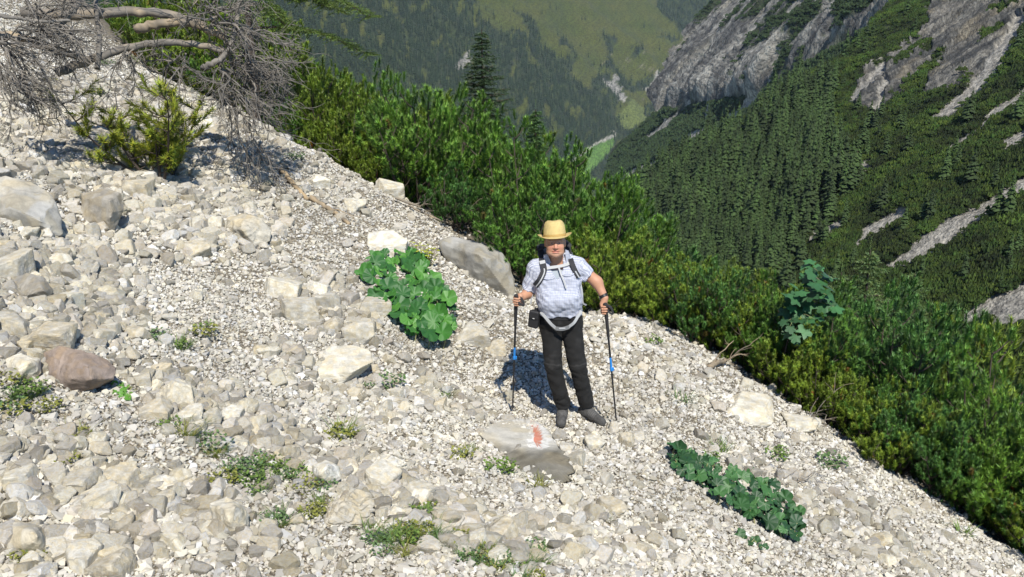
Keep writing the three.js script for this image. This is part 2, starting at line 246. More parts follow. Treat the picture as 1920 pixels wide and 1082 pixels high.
const far3 = mountain('valley_side', 'hazy far valley side with dark forest and olive alpine pasture', [[-250, -200, 1500], [-250, 200, 1000], [300, -200, 1900], [300, 200, 1250], [560, 0, 1900], [560, 300, 1400], [700, 150, 1750], [900, 0, 2500], [1000, 250, 2000], [1110, 290, 2250], [1180, 230, 2500], [1290, 100, 3000], [1250, 0, 3200], [1000, 450, 1600], [1350, 300, 2600], [1400, -100, 3800], [900, -250, 2900], [1100, -250, 3500], [1080, 330, 2150]], [-250, 1450, -260, 460], 400, 190,
  () => true,
  (p, px, py) => { const n = fbm(p.x / 140, p.y / 140, p.z / 140, 5), rid = 1 - Math.abs(noise(p.x / 160 + p.y / 420, p.z / 240, 5.5)) * 2; return n * 26 + rid * 14 * (1 - smooth(250, 280, py)); },
  (p, px, py) => {
    const n = fbm(p.x / 90, p.y / 60, p.z / 90, 4), n2 = fbm(p.x / 25, p.y / 20, p.z / 25, 3);
    let c = mixc([0.062, 0.082, 0.011], [0.088, 0.095, 0.016], clamp(0.5 + n * 1.4));
    c = mixc(c, [0.22, 0.2, 0.15], 0.6 * smooth(0.34, 0.5, n2 + (px > 1110 && py > 90 ? 0.08 : -0.12)));
    if (forest3(px, py) > 0.4) c = mixc([0.022, 0.036, 0.016], [0.05, 0.07, 0.018], clamp(0.4 + n2 * 2.4));
    if (inPoly(MEADOW3B, px + n * 20, py + n2 * 14)) c = [0.13, 0.16, 0.04];
    if (inPoly(MEADOW3, px, py)) c = mixc([0.1, 0.22, 0.035], [0.14, 0.25, 0.05], clamp(0.5 + n));
    for (const k of ROCK3) if (inPoly(k, px + n2 * 16, py + n * 16)) c = mixc([0.22, 0.21, 0.19], [0.36, 0.34, 0.3], clamp(0.5 + n2 * 2));
    if (lineDist(ROAD3, px, py) < 2.2) c = [0.5, 0.46, 0.38];
    return c;
  });
// --- the grey cliff
const CLIFF_LEFT = [[1135, 345], [1142, 302], [1165, 268], [1205, 237], [1232, 205], [1245, 168], [1272, 118], [1310, 68], [1348, 20], [1378, -40], [1440, -160]];
const SCREE2 = [[[1178, 330], [1240, 300], [1300, 262], [1400, 200], [1440, 170]], [[1218, 258], [1260, 225], [1300, 190]], [[1325, 228], [1335, 190]], [[1290, 262], [1345, 232], [1420, 175]], [[1370, 232], [1420, 190]], [[1135, 300], [1150, 280]]];
const cliffFoot = (px) => lerp(215, 178, clamp((px - 1230) / 200)) - 0.55 * Math.max(0, px - 1430);
const far2 = mountain('rock_face', 'tall grey limestone face with dark dwarf pine on its ledges', [...plane(-330, 1.25, [[1240, 200], [1300, 150], [1370, 0], [1500, 0], [1640, 20], [1420, 170], [1500, 140], [1450, -150], [1700, -150], [1640, 100]]), [1160, 310, 1080], [1230, 265, 1010], [1330, 250, 860], [1420, 220, 760], [1200, 400, 900], [1100, 340, 1150], [1400, 330, 700]], [1100, 1800, -160, 400], 380, 300,
  (px, py) => -polyDist(CLIFF_LEFT, px, py) < 3 + 6 * noise(px * 0.05, py * 0.05, 3),
  (p, px, py) => { const a = -p.z + 0.1 * p.x, h = p.y, foot = smooth(-12, 30, cliffFoot(px) - py); const rib = 1 - Math.abs(noise(a / 55 + fbm(h / 160, a / 160, 2, 2), h / 330, 1.5)) * 2, rib2 = 1 - Math.abs(noise(a / 21, h / 120 + a / 100, 7.5)) * 2, rib3 = 1 - Math.abs(noise(a / 8, h / 40, 3.5)) * 2; return foot * (rib * 13 + rib2 * 7 + rib3 * 3.5 + fbm(a / 7, h / 40, 5.5, 3) * 5 + fbm(p.x / 5, p.y / 5, p.z / 5, 2) * 1.6) + (1 - foot) * fbm(p.x / 30, p.y / 30, p.z / 30, 4) * 8; },
  (p, px, py) => {
    const a = -p.z + 0.1 * p.x, h = p.y, n = fbm(p.x / 30, p.y / 30, p.z / 30, 4), st = fbm(a / 13, h / 75, 4.4, 4), fine = fbm(p.x / 6, p.y / 9, p.z / 6, 3);
    let rock = mixc([0.09, 0.09, 0.089], [0.34, 0.33, 0.3], clamp(0.46 + st * 1.9 + fine * 1.5));
    rock = mixc(rock, [0.3, 0.275, 0.22], 0.7 * smooth(0.12, 0.4, fbm(a / 24, h / 90, 9.1, 3)));
    const foot = smooth(-14, 14, cliffFoot(px) - py + n * 34), green = mixc([0.022, 0.04, 0.016], [0.05, 0.07, 0.026], clamp(0.5 + fine * 1.4));
    const ledge = smooth(0.04, 0.14, fbm(a / 26 + h / 260, h / 70, 6.2, 4) + 0.0003 * (px - 1400) - 0.0016 * (py - 40) + fine * 0.22 - 0.03);
    let c = mixc(green, mixc(rock, green, ledge * 0.92), foot);
    for (const l of SCREE2) if (lineDist(l, px + n * 10, py + fine * 8) < 3.4 + 2 * n) c = mixc([0.36, 0.34, 0.3], [0.46, 0.44, 0.39], clamp(0.5 + fine));
    if (lineDist([[1140, 330], [1175, 303], [1225, 280]], px + n * 8, py + fine * 5) < 9) c = [0.13, 0.17, 0.045];
    return c;
  }, (p) => [p.z / 45, p.y / 110], 3);
// --- the near flank on the right: dwarf pine carpet, spruce wood, gullies of rubble
const FLANK_TOP = [[1060, 480], [1120, 420], [1180, 368], [1240, 305], [1330, 266], [1420, 204], [1500, 152], [1590, 102], [1640, 40], [1690, -20], [1760, -160]];
const GULLY1 = [[[1668, 505, 9], [1740, 462, 15], [1800, 425, 17], [1860, 385, 13], [1960, 325, 12]], [[1795, 592, 13], [1850, 568, 16], [1920, 540, 18], [2050, 480, 20]], [[1850, 612, 16], [1920, 575, 26], [2050, 520, 30]], [[1895, 662, 14], [1960, 622, 24], [2060, 560, 30]], [[1512, 442, 4], [1560, 412, 9], [1580, 402, 5]], [[1595, 462, 5], [1625, 430, 16], [1690, 396, 12], [1705, 393, 3]], [[1565, 338, 4], [1590, 325, 7], [1632, 300, 4]], [[1600, 186, 4], [1640, 150, 6], [1665, 120, 4]], [[1730, 228, 3], [1785, 195, 7], [1838, 150, 10], [1880, 100, 12], [1915, 30, 9]], [[1835, 230, 5], [1890, 190, 9], [1960, 140, 12]], [[1740, 300, 3], [1800, 262, 6], [1850, 230, 4]], [[1890, 282, 9], [1930, 258, 15]], [[1420, 290, 2], [1450, 262, 3]], [[1640, 205, 4], [1662, 150, 5]]];
const ROCK1 = [[[1598, 190], [1625, 135], [1680, 95], [1725, 60], [1760, -20], [1800, -170], [2060, -170], [2060, 40], [1915, 60], [1880, 100], [1800, 165], [1738, 172], [1730, 130], [1690, 160], [1650, 205], [1620, 195]]];
function gully1(px, py) { let m = 1e9; for (const l of GULLY1) for (let i = 0; i + 1 < l.length; i++) { const [ax, ay, aw] = l[i], [bx, by, bw] = l[i + 1], ex = bx - ax, ey = by - ay, t = clamp(((px - ax) * ex + (py - ay) * ey) / (ex * ex + ey * ey)); m = Math.min(m, Math.hypot(px - ax - ex * t, py - ay - ey * t) - lerp(aw, bw, t)); } return m; }
function bare1(px, py) { const n = fbm(px * 0.035, py * 0.035, 3.3, 4), w = fbm(px * 0.09, py * 0.09, 1.1, 2); if (gully1(px + n * 9, py + w * 6) < 1 + n * 5) return 1; for (const k of ROCK1) if (inPoly(k, px + n * 26, py + w * 20)) { const u = px * 0.83 - py * 0.55, t = px * 0.55 + py * 0.83; if (fbm(t * 0.035 + 3, u * 0.012, 5.2, 4) + 0.3 * w > -0.2) return 2; } return 0; }
const F1 = [[1000, 520], [1120, 520], [1300, 460], [1480, 480], [1660, 500], [1920, 345], [1920, 0], [1680, 0], [1420, 200], [1200, 350], [1920, 700], [1800, 560], [2200, 400], [2200, 800], [2200, -160], [1760, -160], [1500, 300], [1700, 250], [1150, 400], [1300, 600], [1600, 700], [1900, 900]];
const far1 = mountain('mountain_flank', 'steep green mountain flank on the right with pale rubble gullies', plane(-130, 0.65, F1), [1000, 2420, -150, 1180], 520, 400,
  (px, py) => -polyDist(FLANK_TOP, px, py) < 26,
  (p, px, py) => { const k = bare1(px, py), n = fbm(p.x / 14, p.y / 14, p.z / 14, 4), t = -p.x * 0.45 + p.z * 0.2, over = Math.max(0, -polyDist(FLANK_TOP, px, py)); const rock = k === 2 ? 2.4 * (1 - Math.abs(noise(p.z / 12, p.y / 40, 2)) * 2) - 1 + 1.0 * (1 - Math.abs(noise(p.x / 12, p.y / 12, p.z / 5)) * 2) + 1.0 * fbm(p.x / 4, p.y / 4, p.z / 4, 3) : 0; return 5 * fbm(p.x / 50, p.y / 50, p.z / 50, 3) + n * 1.2 - (k === 1 ? 0.7 : 0) + rock - over * over * 0.03; },
  (p, px, py) => {
    const k = bare1(px, py), fine = fbm(p.x / 2.2, p.y / 2.2, p.z / 2.2, 3), n = fbm(p.x / 16, p.y / 16, p.z / 16, 3);
    if (k === 1) { const b = 0.41 + 0.22 * fine + 0.1 * n; return [b * 1.0, b * 0.95, b * 0.84]; }
    if (k === 2) { const s = smooth(-0.2, 0.3, fbm(p.z / 6, p.y / 24, 2.2, 3) + fine * 0.6); const c = mixc([0.06, 0.062, 0.06], [0.27, 0.255, 0.22], s); return mixc(c, [0.33, 0.28, 0.19], 0.5 * smooth(0.1, 0.35, n)); }
    const c = mixc([0.03, 0.055, 0.014], [0.06, 0.085, 0.022], clamp(0.5 + n * 1.5));
    return mixc(c, [0.13, 0.14, 0.045], 0.5 * smooth(0.15, 0.4, fine));
  }, (p) => [p.z / 24, p.x / 26], 0.8);
// ---- far vegetation
function spruceGeometry(seed, tiers, per, droop, slim) { // a small conifer of one unit height, whorls of drooping boughs
  const r = rng(seed), pos = [], col = [];
  const tri = (a, b, c, k) => { pos.push(...a, ...b, ...c); for (let i = 0; i < 3; i++) col.push(...k); };
  for (let t = 0; t < tiers; t++) {
    const h = 0.05 + 0.9 * t / tiers, rad = slim * Math.pow(1 - h, 0.8) * (0.8 + 0.35 * r()), n = Math.max(4, Math.round(per * (1 - h * 0.45)));
    for (let i = 0; i < n; i++) {
      const j = (r() - 0.5) * 1.1 / tiers, hh = h + j, a = (i + r() * 0.8) / n * 2 * PI + t, l = Math.max(0.02, rad * (0.6 + 0.6 * r()) - j * 0.25), w = l * (0.28 + 0.2 * r()), ca = Math.cos(a), sa = Math.sin(a), y1 = hh - droop * l + 0.02 * r(), y0 = hh + 0.05;
      const tip = [ca * l, y1, sa * l], L = [ca * l * 0.55 - sa * w, hh - droop * l * 0.75, sa * l * 0.55 + ca * w], R = [ca * l * 0.55 + sa * w, hh - droop * l * 0.75, sa * l * 0.55 - ca * w], root = [0, y0, 0], k = 0.75 + 0.5 * r(), c = [k, k * (0.95 + 0.1 * r()), k * 0.9];
      tri(root, L, tip, c); tri(root, tip, R, c.map((v) => v * 0.92));
    }
  }
  for (let i = 0; i < 4; i++) { const a = i * PI / 2, b = a + PI / 2; tri([Math.cos(a) * 0.012, 0.9, Math.sin(a) * 0.012], [0, 1.04, 0], [Math.cos(b) * 0.012, 0.9, Math.sin(b) * 0.012], [1, 1, 0.9]); tri([Math.cos(a) * 0.02, -0.03, Math.sin(a) * 0.02], [Math.cos(a) * 0.012, 0.3, Math.sin(a) * 0.012], [Math.cos(b) * 0.02, -0.03, Math.sin(b) * 0.02], [1.1, 0.8, 0.6]); }
  const g = new THREE.BufferGeometry(); g.setAttribute('position', new THREE.Float32BufferAttribute(pos, 3)); g.setAttribute('color', new THREE.Float32BufferAttribute(col, 3)); g.computeVertexNormals(); return g;
}
function shrubGeometry(seed, n) { // a low cushion of dwarf pine shoots, about one unit wide
  const r = rng(seed), pos = [], col = [];
  for (let i = 0; i < n; i++) {
    const a = r() * 2 * PI, u = Math.sqrt(r()) * 0.5, x = Math.cos(a) * u, z = Math.sin(a) * u, y = 0.42 * (1 - u * u * 2.6) * (0.45 + 0.6 * r()), s = 0.07 + 0.07 * r(), lean = 0.6, b = r() * 2 * PI, k = 0.7 + 0.6 * r();
    for (let j = 0; j < 3; j++) { const c = b + j * 2.094; pos.push(x + Math.cos(c) * s * 0.95, y - s * 0.55, z + Math.sin(c) * s * 0.95, x + x * lean * s + Math.cos(c + 0.9) * s * 0.2, y + s * 0.9, z + z * lean * s + Math.sin(c + 0.9) * s * 0.2, x + Math.cos(c + 2.1) * s * 0.95, y - s * 0.55, z + Math.sin(c + 2.1) * s * 0.95); for (let q = 0; q < 3; q++) col.push(k, k, k * 0.85); }
  }
  const g = new THREE.BufferGeometry(); g.setAttribute('position', new THREE.Float32BufferAttribute(pos, 3)); g.setAttribute('color', new THREE.Float32BufferAttribute(col, 3)); g.computeVertexNormals(); return g;
}
const farGreen = new THREE.MeshStandardMaterial({ vertexColors: true, roughness: 0.9, side: THREE.DoubleSide });
const spruceShapes = [spruceGeometry(11, 17, 9, 0.5, 0.25), spruceGeometry(12, 15, 9, 0.45, 0.29), spruceGeometry(13, 18, 9, 0.55, 0.21)];
const tinySpruce = spruceGeometry(21, 6, 6, 0.5, 0.22), shrubs = [shrubGeometry(31, 42), shrubGeometry(32, 38)];
const spin = (r) => new THREE.Quaternion().setFromAxisAngle(new V3(0, 1, 0), r() * 6.28);
{ // far wood across the valley: reads as one mass
  const r = rng(77), L = [];
  for (let i = 0; i < 120000 && L.length < 24000; i++) {
    const px = -120 + r() * 1500, py = -60 + r() * 420; if (px < 380 && py > 60 || r() > forest3(px, py) || inPoly(MEADOW3, px, py)) continue;
    if (ROCK3.some((k) => inPoly(k, px, py)) && r() < 0.8) continue;
    const p = far3.point(px, py), h = 10 + 13 * r(), g = 0.7 + 0.6 * r();
    L.push({ m: compose(p, spin(r), new V3(h, h, h)), c: rgb(0.022 * g, 0.04 * g, 0.02 * g) });
  }
  stuff('far_forest', tinySpruce, farGreen, L, 'dark hazy spruce forest on the far valley side', 'forest');
  const S = []; // dwarf pine on the cliff's ledges and foot
  for (let i = 0; i < 60000 && S.length < 9000; i++) {
    const px = 1130 + r() * 570, py = -60 + r() * 400; if (-polyDist(CLIFF_LEFT, px, py) > -3 || -polyDist(FLANK_TOP, px, py) < -10) continue;
    const p = far2.point(px, py), a = -p.z + 0.1 * p.x, foot = py > cliffFoot(px);
    if (SCREE2.some((l) => lineDist(l, px, py) < 5)) continue;
    if (!foot && fbm(a / 26 + p.y / 260, p.y / 70, 6.2, 4) + 0.0003 * (px - 1400) - 0.0016 * (py - 40) < 0.12) continue;
    const s = foot ? 5 + 6 * r() : 3 + 4 * r(), g = 0.7 + 0.6 * r();
    S.push({ m: compose(p, spin(r), s), c: rgb(0.03 * g, 0.055 * g, 0.02 * g) });
  }
  stuff('ledge_scrub', shrubs[0], farGreen, S, 'dark dwarf pine scrub on ledges and foot of grey rock face', 'scrub');
}
{ // the flank: carpet of dwarf pine, and the spruce wood in which every larger tree stands alone
  const r = rng(78), C = [[], []], T = [];
  for (let i = 0; i < 70000; i++) {
    const px = 1090 + r() * 900, py = -60 + r() * 800; if (-polyDist(FLANK_TOP, px, py) > 6 || bare1(px, py) || (bare1(px, py - 9) === 1 && r() < 0.85)) continue;
    const p = far1.point(px, py), s = 1.6 + 2.6 * r() * r() + 1.2 * r(), g = 0.5 + 0.7 * r() * r() + 1.1 * fbm(p.x / 14, p.y / 14, p.z / 14, 3), y = r();
    C[r() < 0.5 ? 0 : 1].push({ m: compose(p, spin(r), new V3(s, s * (0.8 + 0.5 * r()), s)), c: rgb((0.035 + 0.028 * y) * Math.max(0.25, g), (0.08 + 0.016 * y) * Math.max(0.25, g), 0.012 * Math.max(0.25, g)) });
  }
  C.forEach((l, k) => stuff('dwarf_pine_carpet', shrubs[k], farGreen, l, 'dense green dwarf pine carpet over the right mountain flank', 'scrub'));
  const WOOD = [[1100, 560], [1130, 430], [1190, 365], [1330, 262], [1420, 205], [1500, 150], [1545, 180], [1520, 260], [1580, 330], [1560, 395], [1500, 450], [1440, 520], [1300, 560]];
  for (let i = 0; i < 40000 && T.length < 1700; i++) {
    const px = 1090 + r() * 830, py = -40 + r() * 640; if (-polyDist(FLANK_TOP, px, py) > 4 || bare1(px, py)) continue;
    const wood = inPoly(WOOD, px + 90 * fbm(px * 0.012, py * 0.012, 1, 3) + (r() - 0.5) * 70, py + 60 * fbm(px * 0.012, py * 0.012, 9, 3));
    if (r() > (wood ? 0.95 : px < 1640 ? 0.06 : 0.025)) continue;
    const p = far1.point(px, py), d = p.length(), h = (wood ? 8 + 10 * r() : 5 + 8 * r()) * (py > 430 ? 0.7 : 1);
    T.push({ p, h, w: h / d, k: r(), v: Math.floor(r() * 3), wood, px, py, g: 0.6 + 0.9 * r() });
  }
  T.sort((a, b) => b.w - a.w);
  const rest = spruceShapes.map(() => []);
  T.slice(190).forEach((t) => rest[t.v].push({ m: compose(t.p, spin(r), new V3(t.h, t.h, t.h)), c: rgb(0.03 * t.g, 0.056 * t.g, 0.014 * t.g) }));
  rest.forEach((l, k) => stuff('spruce_wood', spruceShapes[k], farGreen, l, 'mass of small dark spruces on the right mountain flank', 'forest'));
  const spruceLabel = (t) => { const tone = ['dark', 'mid green', 'light green'][Math.floor(t.k * 3)], size = t.h > 15 ? 'tall ' : t.h < 9 ? 'small ' : ''; if (!t.wood) return `${size}${tone} lone spruce among dwarf pines ${t.px > 1650 ? 'near the pale gullies' : 'beside the spruce wood'} on right flank`; return `${size}${tone} spruce in the ${t.py < 250 ? 'upper wood below the grey cliff' : t.py < 340 ? 'middle of the spruce wood' : t.py < 420 ? 'lower part of the spruce wood' : 'foot of the spruce wood'} ${t.px < 1280 ? 'at its valley side' : t.px > 1450 ? 'at its right side' : 'on the flank'}`; };
  const crownMat = [0.75, 1.05, 1.4].map((g) => new THREE.MeshStandardMaterial({ vertexColors: true, roughness: 0.9, side: THREE.DoubleSide, color: rgb(0.03 * g, 0.056 * g, 0.014 * g) }));
  const bark = new THREE.MeshStandardMaterial({ color: rgb(0.11, 0.085, 0.065), roughness: 0.95 }), trunkG = tube([new V3(0, -0.04, 0), new V3(0, 0.5, 0), new V3(0, 0.98, 0)], [0.02, 0.012, 0.002], 5);
  T.slice(0, 190).forEach((t) => {
    const g = thing('spruce_tree', spruceLabel(t), 'tree', t.p, t.wood ? 'spruces of the wood on the flank' : 'scattered spruces on the flank');
    g.scale.setScalar(t.h); g.rotation.y = t.k * 6.28;
    mesh('trunk', trunkG, bark, g); mesh('crown', spruceShapes[t.v], crownMat[Math.floor(t.k * 3)], g);
  });
}
scene.fog = new THREE.FogExp2(rgb(0.62, 0.75, 1.0).getHex(), 0.000028);
// ---------------------------------------------------------------- dwarf pines round the scree
const barkMaterial = new THREE.MeshStandardMaterial({ color: rgb(0.06, 0.046, 0.036), roughness: 0.95 });
const needleMats = [[0.1, 0.215, 0.022], [0.08, 0.19, 0.022], [0.145, 0.23, 0.02], [0.062, 0.165, 0.03]].map((c) => new THREE.MeshPhysicalMaterial({ color: rgb(...c), vertexColors: true, roughness: 0.62, side: THREE.DoubleSide, transmission: 0 }));
class Blades { // many small faces, one colour each
  constructor() { this.p = []; this.c = []; }
  tri(a, b, c, k) { this.p.push(a.x, a.y, a.z, b.x, b.y, b.z, c.x, c.y, c.z); for (let i = 0; i < 3; i++) this.c.push(k[0], k[1], k[2]); }
  geometry() { const g = new THREE.BufferGeometry(); g.setAttribute('position', new THREE.Float32BufferAttribute(this.p, 3)); g.setAttribute('color', new THREE.Float32BufferAttribute(this.c, 3)); g.computeVertexNormals(); return g; }
}
const side = (d, r) => { const a = new V3(r() - 0.5, r() - 0.5, r() - 0.5).cross(d); return a.lengthSq() < 1e-5 ? new V3(1, 0, 0).cross(d).normalize() : a.normalize(); };
// one bottle-brush shoot: needles all round a twig
function shoot(B, o, dir, len, needles, nl, nw, r, shade, stain) {
  const a = side(dir, r), b = new V3().crossVectors(dir, a);
  for (let i = 0; i < needles; i++) {
    const t = 0.06 + 0.94 * (i + r()) / needles, w = i * 2.4 + r() * 0.7, rad = a.clone().multiplyScalar(Math.cos(w)).addScaledVector(b, Math.sin(w));
    const open = lerp(1.25, 0.65, t) + (r() - 0.5) * 0.3, d = dir.clone().multiplyScalar(Math.cos(open)).addScaledVector(rad, Math.sin(open));
    const s = o.clone().addScaledVector(dir, len * t), e = s.clone().addScaledVector(d, nl * (0.75 + 0.5 * r())), wv = new V3().crossVectors(d, rad).normalize().multiplyScalar(nw * 0.5);
    const k = shade * (0.72 + 0.5 * r()), y = r();
    const q = [k * (0.9 + 0.35 * y), k, k * (0.8 + 0.3 * (1 - y))]; B.tri(s.clone().add(wv), e, s.clone().sub(wv), stain ? [q[0] * stain[0], q[1] * stain[1], q[2] * stain[2]] : q);
  }
}
function curve(o, d, len, n, bend, wob, r) { const pts = [o.clone()], p = o.clone(), v = d.clone().normalize(); for (let i = 0; i < n; i++) { v.add(bend.clone().multiplyScalar(1 / n)).add(new V3(r() - 0.5, r() - 0.5, r() - 0.5).multiplyScalar(wob)).normalize(); p.addScaledVector(v, len / n); pts.push(p.clone()); } return pts; }
function pineShape(seed, spread, shoots, tall) { // about 2 m tall
  const r = rng(seed), B = new Blades(), wood = [], UP = new V3(0, 1, 0), stems = 8 + Math.floor(r() * 4), ends = [];
  for (let i = 0; i < stems; i++) {
    const a = (i + r() * 0.7) / stems * 2 * PI, out = spread * (i % 3 === 0 ? 0.25 : 0.55 + 0.5 * r()), d = new V3(Math.cos(a) * out, 0.75, Math.sin(a) * out), len = (1.25 + 0.55 * r()) * tall * (i % 3 === 0 ? 1.12 : 0.95);
    const pts = curve(new V3(Math.cos(a) * 0.12, -0.25, Math.sin(a) * 0.12), d, len, 7, new V3(0, 0.75, 0), 0.16, r); ends.push(pts);
    wood.push(tube(pts, pts.map((_, k) => lerp(0.03, 0.008, k / 7)), 5));
    for (let j = 2; j < 8; j++) for (let q = 0; q < 2; q++) { const w = r() * 6.28, bp = curve(pts[j], new V3(Math.cos(w), 0.35, Math.sin(w)), (0.62 - j * 0.045) * (0.7 + 0.5 * r()), 4, new V3(0, 1.0, 0), 0.2, r); ends.push(bp); if (q === 0 || j < 6) wood.push(tube(bp, [0.013, 0.011, 0.009, 0.007, 0.005], 4, false)); }
  }
  const taken = [], free = (o) => !taken.some((q) => (q.x - o.x) ** 2 + (q.z - o.z) ** 2 + 0.3 * (q.y - o.y) ** 2 < 0.0072);
  for (let i = 0, n = 0; i < shoots * 6 && n < shoots; i++) {
    const pts = ends[Math.floor(r() * ends.length)], main = pts.length > 6, k = main ? 3 + Math.floor(r() * 5) : 1 + Math.floor(r() * 4), o = pts[Math.min(k, pts.length - 1)].clone().add(new V3(r() - 0.5, r() - 0.4, r() - 0.5).multiplyScalar(0.26));
    if (!free(o)) continue; taken.push(o); n++;
    const dir = new V3(o.x * 0.45 + (r() - 0.5) * 0.6, 0.9, o.z * 0.45 + (r() - 0.5) * 0.6).normalize(), dead = r() < 0.012;
    shoot(B, o, dir, 0.09 + 0.08 * r(), 44, 0.074, 0.0145, r, 0.4 + 1.0 * r(), dead ? [2.2, 0.7, 0.8] : null);
  }
  for (const pts of ends) shoot(B, pts[pts.length - 1], new V3(r() - 0.5, 2, r() - 0.5).normalize(), 0.12 + 0.06 * r(), 46, 0.074, 0.0145, r, 1.2);
  return { crown: B.geometry(), trunk: merge0(wood) };
}
const PINES = [0, 1, 2, 3, 4].map((k) => pineShape(300 + k, [1, 0.85, 1.2, 0.7, 1.05][k], [460, 430, 480, 420, 460][k], [1, 1.08, 0.9, 1.15, 1][k]));
function pine(k, mat, p, height, turn, label, group, lean = 0) {
  const g = thing('dwarf_pine', label, 'pine', p, group); g.rotation.set(lean * (Math.sin(turn)), turn, lean * 0.6); g.scale.setScalar(height / 2);
  mesh('trunk', PINES[k].trunk, barkMaterial, g); mesh('crown', PINES[k].crown, needleMats[mat], g); return g;
}
// the outline of the pines against the valley, so that none stands taller than in the photograph
const PINE_TOP = [[150, 10], [230, -10], [300, -60], [430, -60], [470, 0], [530, 62], [560, 70], [600, 112], [680, 118], [740, 150], [800, 128], [850, 160], [880, 190], [960, 205], [1000, 205], [1040, 262], [1090, 300], [1160, 345], [1190, 400], [1240, 440], [1300, 478], [1400, 498], [1500, 510], [1600, 515], [1700, 535], [1780, 575], [1850, 625], [1920, 690], [2100, 850]];
const topLine = (px) => { for (let i = 0; i + 1 < PINE_TOP.length; i++) { const [a, b] = PINE_TOP[i], [c, d] = PINE_TOP[i + 1]; if (px <= c) return lerp(b, d, clamp((px - a) / (c - a))); } return 900; };
{
  const r = rng(501), placed = [];
  const zoneLabel = (px, py, row, h, yellowish) => {
    const big = h > 2.15 ? 'tall' : h > 1.6 ? 'mid height' : 'low';
    if (px < 480) return [`${big} dwarf pine behind the dead branches at upper left`, 'dwarf pines behind the dead wood'];
    if (px < 720) return [`${big} ${yellowish ? 'yellowish' : 'deep'} green dwarf pine ${row ? 'in the thicket beyond' : 'along'} the upper left edge of the scree`, 'dwarf pines on the upper left edge'];
    if (px < 960) return [`${big} dwarf pine ${row ? 'in the thicket behind' : 'at scree edge above'} the grey boulder`, 'dwarf pines above the boulder'];
    if (px < 1200) return [`${big} dwarf pine ${row ? 'deep in the thicket behind' : 'right behind'} the walker`, 'dwarf pines behind the walker'];
    if (px < 1500) return [`${big} dwarf pine ${row ? 'further down the slope' : 'at the scree crest'} right of the walker`, 'dwarf pines right of the walker'];
    if (px < 1720) return [`${big} dwarf pine ${row ? 'around the broad leaved sapling' : 'along the scree crest below the sapling'}`, 'dwarf pines round the sapling'];
    return [`${big} dwarf pine ${row ? 'at the far right above the crest' : 'along the crest at lower right'}`, 'dwarf pines at the lower right'];
  };
  for (let i = 0; i < 9000 && placed.length < 230; i++) {
    const px = 130 + r() * 2000, d = 8 + r() * 18, x = (px - W / 2) / FPX * d, s = d * (0.92 + 0.1 * r()), out = beyond(x, s);
    const lim = px < 480 ? 5 : px < 1200 ? 5.5 : 6.5; if (out < 0.4 || out > lim) continue;
    const gap = 0.7 + 0.12 * out; if (placed.some((q) => Math.hypot(q[0] - x, q[1] - s) < gap)) continue;
    const y = ground(x, s), q = project(x, y, -s), rt = ray(q[0], topLine(q[0]) + 14 * r()), top = rt.y / -rt.z * s, room = top - y;
    if (room < 0.75) continue;
    const want = (out < 0.7 ? 0.85 : out < 1.3 ? 1.4 : 1.9) + 1.1 * r() * clamp(out) + (q[0] < 920 && out > 0.9 ? 1.25 : q[0] < 1200 && out > 0.9 ? 0.7 : 0), h = Math.min(want, room);
    const a = project(x, y + h, -s); if (a[0] < -150 || a[0] > W + 170) continue;
    placed.push([x, s]);
    const yellow = q[0] < 740 ? 0.75 : q[0] > 1200 ? 0.3 : 0.12, m = r() < yellow ? 2 : r() < 0.5 ? 0 : r() < 0.6 ? 1 : 3, [label, group] = zoneLabel(q[0], a[1], out > 1.8, h, m === 2);
    pine(Math.floor(r() * 5), m, new V3(x, y, -s), h / 1.06, r() * 6.28, label, group, (r() - 0.5) * 0.3);
  }
}
{ // low young bushes creeping up to the crest on the right
  const r = rng(613); for (let px = 1180; px < 2060; px += 34 + 20 * r()) { const i = EDGE.findIndex((p) => project(p.x, p.y, p.z)[0] > px), a = EDGE[Math.max(1, i) - 1], b = EDGE[Math.max(1, i)], qa = project(a.x, a.y, a.z)[0], qb = project(b.x, b.y, b.z)[0], p = a.clone().lerp(b, clamp((px - qa) / (qb - qa))), t = new V3().subVectors(b, a).setY(0).normalize(), n = new V3(-t.z, 0, t.x); if (n.z > 0 && n.x < 0) n.negate(); const o = 0.5 + 0.35 * r(), x = p.x + Math.abs(n.x) * o, s = -p.z + Math.abs(n.z) * o; pine(Math.floor(r() * 5), Math.floor(r() * 4), new V3(x, ground(x, s), -s), 0.6 + 0.45 * r(), r() * 6.28, `knee high young dwarf pine on the crest ${px < 1450 ? 'right of the walker' : px < 1750 ? 'below the maple sapling' : 'at the lower right edge'}`, 'knee high pines along the crest'); }
}
